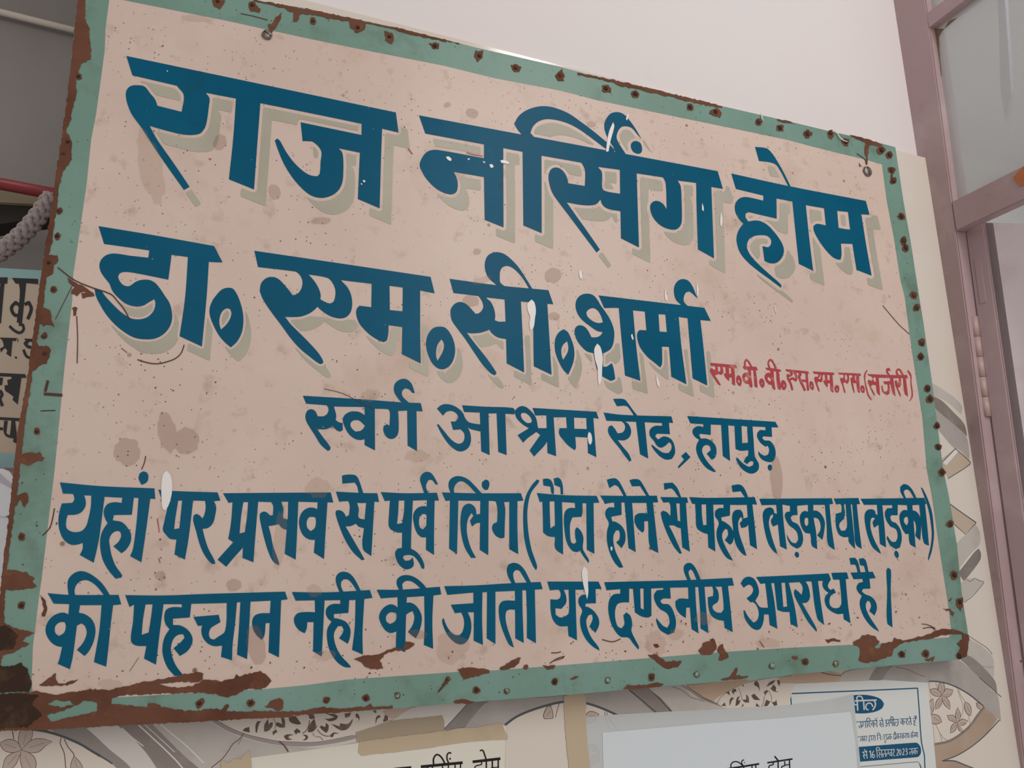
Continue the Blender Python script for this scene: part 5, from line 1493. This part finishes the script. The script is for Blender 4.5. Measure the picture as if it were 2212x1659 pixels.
for u, v, r in ((577, 77, 11.5), (1872, 371, 8.5)):
    s_ = dome('screw', u, v, r, 0.004, M_SCREW, sign, 0.001); s_['label'] = 'steel screw head fixing the board'
    c = onY(u, v); q = Matrix.Translation((c[0], -0.0049, c[2])) @ Matrix.Rotation(math.radians(32 if u < 1000 else 80), 4, 'Y')
    hw = abs(onY(u + r, v)[0] - c[0]) * 0.82
    box('slot', (-hw, -0.0003, -0.00045), (hw, 0.0006, 0.00045), M_RUSTDARK, s_, frame=q)
pb = [onY(967, 1467), onY(958, 1479), onY(946, 1494)]
bn = tube('bent_nail', [(p[0], -0.004 + 0.001 * i, p[2]) for i, p in enumerate(pb)], [0.0012, 0.0011, 0.0007], M_RUST, sign)
dome('bent_nail_head', 967, 1466, 4.5, 0.0055, M_RUST, bn)
tube('wire', [(lambda p: (p[0], -0.003, p[2]))(onY(*p)) for p in ((1798, 284), (1806, 290), (1812, 300), (1820, 306), (1827, 308))], 0.0009, M_DRIP, sign)['label'] = 'thin white wire looped on a nail'
tube('wire', [(lambda p: (p[0], -0.003, p[2]))(onY(*p)) for p in ((1642, 247), (1643, 255), (1646, 263))], 0.0009, M_DRIP, sign)['label'] = 'short white wire end'

# ------------------------------------------------------------------ right: door frame, glass, door
zb0, zb1 = 2.0970, 2.1505; zu0, zu1 = 2.485, 2.516
Yp = 0.006
frame_ = thing('door_frame', 'mauve painted steel door frame with a glazed panel above the door, right of the sign', 'door frame', (XR, 0, 1.0))
def fbox(n, lo, hi, m, par=frame_, bev=0.0015):
    o = box(n, lo, hi, m, None, bev); o.parent = par; o.matrix_parent_inverse = Matrix.Translation(-Vector(par.location)); return o
# the post leans very slightly, as it does against the wall in the photograph
bm = bmesh.new(); V8 = []
for z, yf in ((1.0, 0.036), (2.30, -0.0075), (3.3, -0.034)):
    V8.append([bm.verts.new(p) for p in ((XR, yf, z), (XR + 0.040, yf, z), (XR + 0.040, 0.17, z), (XR, 0.17, z))])
for a, b in zip(V8, V8[1:]):
    for k in range(4): bm.faces.new((a[k], a[(k + 1) % 4], b[(k + 1) % 4], b[k]))
bm.faces.new(V8[0][::-1]); bm.faces.new(V8[-1])
bmesh.ops.recalc_face_normals(bm, faces=bm.faces)
bmesh.ops.bevel(bm, geom=[e for e in bm.edges if abs(e.verts[0].co.z - e.verts[1].co.z) > .3], offset=0.002, segments=2, affect='EDGES')
me = bpy.data.meshes.new('post'); bm.to_mesh(me); bm.free(); me.materials.append(M_MAUVE)
po = bpy.data.objects.new('post', me); COL.objects.link(po); po.parent = frame_; po.matrix_parent_inverse = Matrix.Translation((-XR, 0, -1.0))
fbox('post', (XR, -0.90, 1.0), (XR + 0.04, -0.85, 3.3), M_MAUVE)
fbox('transom_bar', (XR, -0.85, zb0), (XR + 0.019, -0.001, zb1), M_MAUVE)
fbox('glazing_bar', (XR + 0.001, -0.85, zu0), (XR + 0.03, -0.010, zu1), M_MAUVE)
M_GLASS = bpy.data.materials.new('dusty_frosted_glass'); M_GLASS.use_nodes = True
nt = M_GLASS.node_tree; b_ = nt.nodes['Principled BSDF']; b_.inputs['Base Color'].default_value = (0.60, 0.61, 0.61, 1)
b_.inputs['Roughness'].default_value = 0.10; b_.inputs['Alpha'].default_value = 0.55
for z0, z1 in ((zb1, zu0), (zu1, 3.28)):
    fbox('glass_pane', (XR + 0.014, -0.85, z0), (XR + 0.018, 0.004, z1), M_GLASS, bev=0)
M_PUTTY = mat('old_putty', (0.20, 0.14, 0.085), 0.8, 0.1, var=[((0.45, 0.36, 0.28), 40, 0.45, 0.7)])
V, Fc = [], []
pt_ = [onX(u, v, XR + 0.0135) for u, v in nums("2006 60 2014 62 2040 62 2050 45 2068 38 2036 66 2028 80 2030 120 2034 160 2032 190 2036 230 2030 240 2024 200 2020 160 2014 110")]
o = link('putty_smear', pt_, [list(range(len(pt_)))], M_PUTTY); o.parent = frame_; o.matrix_parent_inverse = Matrix.Translation((-XR, 0, -1.0)); o['label'] = 'brown dirty putty in the corner of the glass'
M_ORANGE = mat('orange_paint', (0.55, 0.17, 0.055), 0.5, 0.3, var=[((0.45, 0.15, 0.06), 40, 0.4, 0.6)])
pt_ = [onX(u, v, XR - 0.0008) for u, v in nums("2188 384 2200 370 2225 348 2260 335 2270 375 2240 388 2203 403")]
o = link('orange_patch', pt_, [list(range(len(pt_)))], M_ORANGE); o.parent = frame_; o.matrix_parent_inverse = Matrix.Translation((-XR, 0, -1.0)); o['label'] = 'orange paint patch on the transom bar'

P1 = Vector((1.1675, -0.0015, 0)); P2 = Vector((1.1760, -0.0292, 0)); dirv = Vector((0.0721, -0.0190, 0)).normalized(); LW = 0.78
back = dirv
ztop = 2.1056
dl = thing('door_leaf', 'mauve painted steel door leaf, its lit face coloured paler, standing open beside the door frame', 'door', (P1.x, P1.y, 1.0))
LEAN = -0.0215                             # leans with the post
def prism(name, base, z0, z1, m, par, dl_lean=True, bev=0.002):
    bm = bmesh.new()
    lo = [bm.verts.new((p[0] , p[1] + (ztop - z0) * 0.030 * (1 if dl_lean else 0), z0)) for p in base]
    hi = [bm.verts.new((p[0], p[1] + (ztop - z1) * 0.030 * (1 if dl_lean else 0), z1)) for p in base]
    n = len(base)
    bm.faces.new(lo[::-1]); bm.faces.new(hi)
    for k in range(n): bm.faces.new((lo[k], lo[(k+1) % n], hi[(k+1) % n], hi[k]))
    bmesh.ops.recalc_face_normals(bm, faces=bm.faces)
    if bev: bmesh.ops.bevel(bm, geom=list(bm.edges), offset=bev, segments=2, affect='EDGES')
    me = bpy.data.meshes.new(name); bm.to_mesh(me); bm.free(); me.materials.append(m)
    o = bpy.data.objects.new(name, me); COL.objects.link(o); o.parent = par; o.matrix_parent_inverse = Matrix.Translation(-Vector(dl.location))
    return o
e_ = (P2 - P1)
edge_strip = prism('leaf_edge', [P1, P2, P2 + dirv * 0.02, P1 + dirv * 0.02], 1.02, ztop, M_MAUVE, dl)
edge_strip['label'] = 'hinge edge of the door, in darker mauve than the lit face'
prism('leaf_panel', [P2 + dirv * 0.001, P2 + dirv * LW, P1 + dirv * LW, P1 + dirv * 0.021 ], 1.02, ztop, M_MAUVE_LIT, dl)
# hinge plates and knuckles on the hinge edge
def edge_pt(t, out, z):
    b = P1 + e_ * t; nrm = -dirv
    return Vector((b.x + nrm.x * out, b.y + nrm.y * out + (ztop - z) * 0.030, z))
hz = [onX(2108, y, P1.x + 0.003)[2] for y in (560, 660)]
for z0, z1 in ((hz[1], hz[0]),):
    q = [edge_pt(.30, .0012, z0), edge_pt(.62, .0012, z0), edge_pt(.62, .0012, z1), edge_pt(.30, .0012, z1)]
    q2 = [edge_pt(.30, -.001, z0), edge_pt(.62, -.001, z0), edge_pt(.62, -.001, z1), edge_pt(.30, -.001, z1)]
    o = link('recess_plate', q + q2, [[0, 1, 2, 3], [0, 4, 5, 1], [1, 5, 6, 2], [2, 6, 7, 3], [3, 7, 4, 0]], M_MAUVE, edge_strip)
    o.matrix_parent_inverse = edge_strip.matrix_world.inverted() @ Matrix.Translation(-Vector(dl.location)) if False else Matrix.Identity(4)
zk = [onX(2100 + 11 * k, 688 + 42 * k, P1.x)[2] for k in range(6)]
M_HINGE = mat('painted_hinge', (0.48, 0.335, 0.31), 0.4, 0.4, var=[((0.25, 0.13, 0.10), 80, 0.6, 0.75)])
hg = None
for k in range(5):
    a, b = zk[k], zk[k + 1] + 0.0012
    c0 = [edge_pt(-0.02, 0.005, z) for z in (a, b)]
    o = tube('hinge_knuckle', c0, 0.0062, M_HINGE, None, 16); o.parent = dl; o.matrix_parent_inverse = Matrix.Translation(-Vector(dl.location))

# dark strip added behind the glass, standing in for a reflection
M_STRIP = mat('grey_reflection', (0.20, 0.22, 0.27), 0.6, 0.2, var=[((0.3, 0.32, 0.36), 20, 0.5, 0.7)])
sp = [onX(u, v, 1.9) for u, v in nums("2152 -40 2168 -40 2184 200 2172 265 2160 180 2158 60")]
o = link('grey_reflection_strip', [tuple(p) for p in sp] + [(p[0] + 0.012, p[1], p[2]) for p in sp],
         [list(range(6))[::-1], list(range(6, 12))] + [[i, (i + 1) % 6, (i + 1) % 6 + 6, i + 6] for i in range(6)], M_STRIP)
tag(o, 'narrow dark grey strip standing in for a reflection in the glass above the door', 'strip')

# ------------------------------------------------------------------ papers and tapes under the sign
M_PAPERA = mat('cream_paper', (0.74, 0.715, 0.615), 0.6, 0.2, var=[((0.71, 0.66, 0.54), 3, 0.45, 0.7)])
M_PAPERB = mat('white_paper', (0.66, 0.715, 0.745), 0.5, 0.2, var=[((0.69, 0.72, 0.72), 3, 0.45, 0.7)])
M_PAPERC = mat('bluish_white_paper', (0.69, 0.71, 0.69), 0.5, 0.25)
M_INK = mat('black_ink', (0.016, 0.013, 0.014), 0.5, 0.2); M_INKB = mat('blue_ink', (0.0065, 0.085, 0.18), 0.45, 0.25)
M_INKW = mat('paper_white_letters', (0.62, 0.64, 0.63), 0.5, 0.2)
M_TAPE = mat('yellowed_masking_tape', (0.60, 0.48, 0.335), 0.55, 0.25, alpha=0.88, var=[((0.52, 0.40, 0.26), 12, 0.5, 0.7)])
M_TAPE2 = mat('yellowed_clear_tape', (0.50, 0.41, 0.29), 0.35, 0.4, alpha=0.72, var=[((0.44, 0.34, 0.22), 14, 0.5, 0.7)])
M_SLEEVE = mat('milky_plastic_sleeve', (0.70, 0.73, 0.73), 0.25, 0.4, alpha=0.66)
def sheet(name, poly, off, m, parent=None, thick=0.0003, plane=TILE_Y):
    return slab(name, [xz(p, plane) for p in poly], plane - off, plane - off + thick, m, parent)
def ink(name, polys, m, off, parent):
    return paint(name, polys, m, off, parent, TILE_Y)
pc = sheet('paper_notice', nums("1684 1484 1688 1478 2001.8 1464.4 2006 1510 2013 1570 2020 1640 2030 1760 1700 1760"), 0.0006, M_PAPERC)
tag(pc, 'white notice with a blue printed border and oval, below the right end of the sign', 'notice')
for k in ('c_border', 'c_box', 'c_oval', 'c_band', 'c_text'):
    ink({'c_border': 'printed_border', 'c_box': 'printed_border', 'c_oval': 'printed_oval', 'c_band': 'printed_band', 'c_text': 'printed_text'}[k], NOTE[k], M_INKB, 0.0008, pc)
ink('reversed_text', NOTE['c_white'], M_INKW, 0.00095, pc)['label'] = 'white lettering on the blue oval and band'
pa = sheet('paper_notice', nums("542 1637 660 1621 776 1604.5 1097 1562 1220 1548 1226 1600 1232 1659 1242 1760 552 1760"), 0.0006, M_PAPERA)
tag(pa, 'cream paper notice with black Hindi heading, taped below the middle of the sign', 'notice')
ink('printed_text', NOTE['a_text'], M_INK, 0.0008, pa)
pbp = sheet('paper_notice', nums("1300 1582 1440 1570 1541 1561 1683 1551 1835 1537 1845 1600 1850 1659 1858 1760 1304 1760"), 0.0018, M_PAPERB)
tag(pbp, 'bluish white paper with black Hindi heading inside a clear sleeve, below the sign', 'notice')
ink('printed_text', NOTE['b_text'], M_INK, 0.0020, pbp)
sl = sheet('plastic_sleeve', nums("1226 1551 1330 1543 1448 1536.5 1560 1531 1690 1524 1780 1513 1842 1500 1848 1560 1858 1659 1866 1760 1232 1760"), 0.0013, M_SLEEVE, thick=0.0002)
tag(sl, 'milky clear plastic sleeve holding the bluish white paper', 'plastic sleeve')
def crop(s, ox, oy, sc): return [(ox + a / sc, oy + b / sc) for a, b in nums(s)]
random.seed(5)
def tape(poly, off, m, lab):
    o = sheet('tape_strip', ragged(poly, 9, 0.7), off, m, thick=0.00025)
    return tag(o, lab, 'tape', 'yellowed tape strips holding the papers')
tape(crop("95 1240 300 1180 500 1110 1090 1045 1115 1085 1130 1130 1115 1210 1130 1225 640 1285 150 1345 110 1350", 750, 1350, 5.369), 0.0012, M_TAPE2, 'see-through tape strip along the top edge of the cream notice')
tape(crop("150 1350 640 1285 1130 1225 1330 1190 1500 1185 1760 1135 1800 1155 1830 1240 1860 1285 1855 1325 1700 1325 1450 1345 1180 1380 900 1430 500 1475 160 1510 125 1470 135 1400", 750, 1350, 5.369), 0.0016, M_TAPE, 'opaque masking tape strip stuck across the top of the cream notice')
tape(crop("490 240 560 215 820 205 832 260 850 400 838 560 850 800 866 1000 890 1200 912 1394 960 2100 640 2100 575 1394 552 1200 525 900 500 600", 1150, 1470, 7.3733), 0.0019, M_TAPE, 'vertical masking tape strip between the cream notice and the sleeve')
tape(crop("205 905 250 905 270 935 330 910 370 880 440 880 480 830 545 780 560 870 575 990 590 1500 205 1500", 440, 1480, 5.53), 0.0015, M_TAPE, 'torn masking tape piece at the left corner of the cream notice')

# ------------------------------------------------------------------ left: things seen through the opening
M_CREAM2 = mat('second_sign_cream', (0.60, 0.49, 0.375), 0.45, 0.3, var=[((0.56, 0.44, 0.34), 6, 0.45, 0.7)])
M_AQUA = mat('second_sign_aqua', (0.30, 0.50, 0.50), 0.45, 0.3, specks=[((0.1, 0.1, 0.1), 60, 0.1, 0.1)])
M_BLACKP = mat('black_lettering_paint', (0.012, 0.012, 0.013), 0.4, 0.35)
SY = 0.30
s2 = thing('sign_board', 'second cream sign board with black lettering and aqua border, half hidden behind the rusty one', 'sign', (-0.45, SY, 1.6))
inv2 = Matrix.Translation((0.45, -SY, -1.6))
def keep(o): o.parent = s2; o.matrix_parent_inverse = inv2; return o
o2 = nums("-420 548 -200 565 0 579 85 584 300 596 300 1030 160 1012 0 1011 -420 985"); i2 = nums("-405 575 -200 590 0 602 85 607 285 618 285 1003 160 982 0 978 -405 955")
keep(slab('panel', [xz(p, SY) for p in o2], SY, SY + 0.02, M_CREAM2))
keep(paint('painted_border', [(False, o2), (True, i2)], M_AQUA, 0.0003, None, SY))
keep(paint('lettering', NOTE['far_black'], M_BLACKP, 0.0005, None, SY))

RY = 0.78
def along(u0, v0, u1, v1, y): return [onY(u0, v0, y), onY(u1, v1, y)]
M_PIPE = mat('cream_conduit', (0.56, 0.50, 0.43), 0.5, 0.3); M_REDP = mat('red_pipe_paint', (0.24, 0.022, 0.026), 0.4, 0.4)
a, b = along(-120, -4, 330, 108, RY)
o = tube('conduit_pipe', [a, b], 0.0068, M_PIPE); tag(o, 'thin cream conduit running across the grey recess wall', 'pipe')
a, b = along(-160, 367, 330, 459, 0.6)
o = tube('red_pipe', [a, b], 0.0105, M_REDP); tag(o, 'red painted pipe crossing behind the left edge of the sign', 'pipe')
M_YEL = mat('yellowish_board_edge', (0.33, 0.28, 0.18), 0.6, 0.2); M_DARK = mat('dark_timber', (0.035, 0.030, 0.026), 0.7, 0.2)
sh = thing('wooden_beam', 'dark beam with a cream top edge just under the red pipe', 'beam', (-0.4, 0.62, 2.2))
ivb = Matrix.Translation((0.4, -0.62, -2.2))
for nm, poly, m, y in (('beam_body', "-160 430 60 436 330 430 330 470 105 470 60 475 -160 508", M_DARK, 0.64), ('beam_edge', "-160 402 0 409 100 428 330 455 330 462 70 440 0 437 -160 424", M_YEL, 0.63)):
    o = slab(nm, [xz(p, y) for p in nums(poly)], y, y + 0.05, m); o.parent = sh; o.matrix_parent_inverse = ivb
# braided rope
M_ROPE = mat('off_white_rope', (0.42, 0.36, 0.35), 0.9, 0.1, var=[((0.30, 0.25, 0.24), 160, 0.4, 0.65)], bump=0.6, bscale=400)
rope = thing('braided_rope', 'thick white braided rope hanging beside the left edge of the sign', 'rope', (-0.25, 0.33, 2.1))
ivr = Matrix.Translation((0.25, -0.33, -2.1))
A, B = Vector(onY(112, 424, 0.33)), Vector(onY(-70, 585, 0.33))
ax = (B - A).normalized(); n1 = ax.cross(Vector((0, 1, 0))).normalized(); n2 = ax.cross(n1)
LN = (B - A).length
for s in range(4):
    for sg in (1, -1):
        pts = []
        for i in range(90):
            t = i / 89; w = sg * (t * LN / 0.050 * 2 * math.pi) + s * math.pi / 2
            sag = 0.012 * math.sin(t * math.pi)
            rad = 0.0078 + 0.0016 * math.cos(2 * w + (0 if sg > 0 else math.pi))
            pts.append(A + ax * LN * t + n1 * (rad * math.cos(w) + sag) + n2 * rad * math.sin(w))
        o = tube('strand', pts, 0.0044, M_ROPE, None, 8); o.parent = rope; o.matrix_parent_inverse = ivr
# white things on the sill below the second sign
M_WPL = mat('white_plastic', (0.80, 0.83, 0.86), 0.35, 0.4); M_LAV = mat('lavender_band', (0.55, 0.52, 0.58), 0.4, 0.3); M_PINK = mat('dull_red_strip', (0.42, 0.17, 0.17), 0.6, 0.2)
WY = 0.20
def wslab(nm, s, y0, y1, m, lab, cat):
    o = slab(nm, [xz(p, y0) for p in nums(s)], y0, y1, m)
    return tag(o, lab, cat)
up = wslab('white_cover', "-200 1012 6 1012 20 1018 29 1032 29 1060 24 1110 10 1116 -200 1090", WY, WY + 0.06, M_WPL, 'white rounded panel just under the second sign board', 'panel')
sb_ = slab('cover_band', [xz(p, WY) for p in nums("-200 1010 0 1022 14 1036 27 1046 26 1056 0 1042 -200 1024")], WY - 0.001, WY, M_LAV, up)
wslab('white_box', "-200 1096 10 1114 19 1120 14 1200 8 1350 0 1420 -200 1420", WY + 0.005, WY + 0.09, M_WPL, 'white box low behind the left edge of the rusty sign', 'box')
wslab('red_strip', "-200 1006 60 1014 60 1032 20 1030 -200 1018", WY + 0.07, WY + 0.085, M_PINK, 'dull red strip between the second sign and the white panel', 'strip')
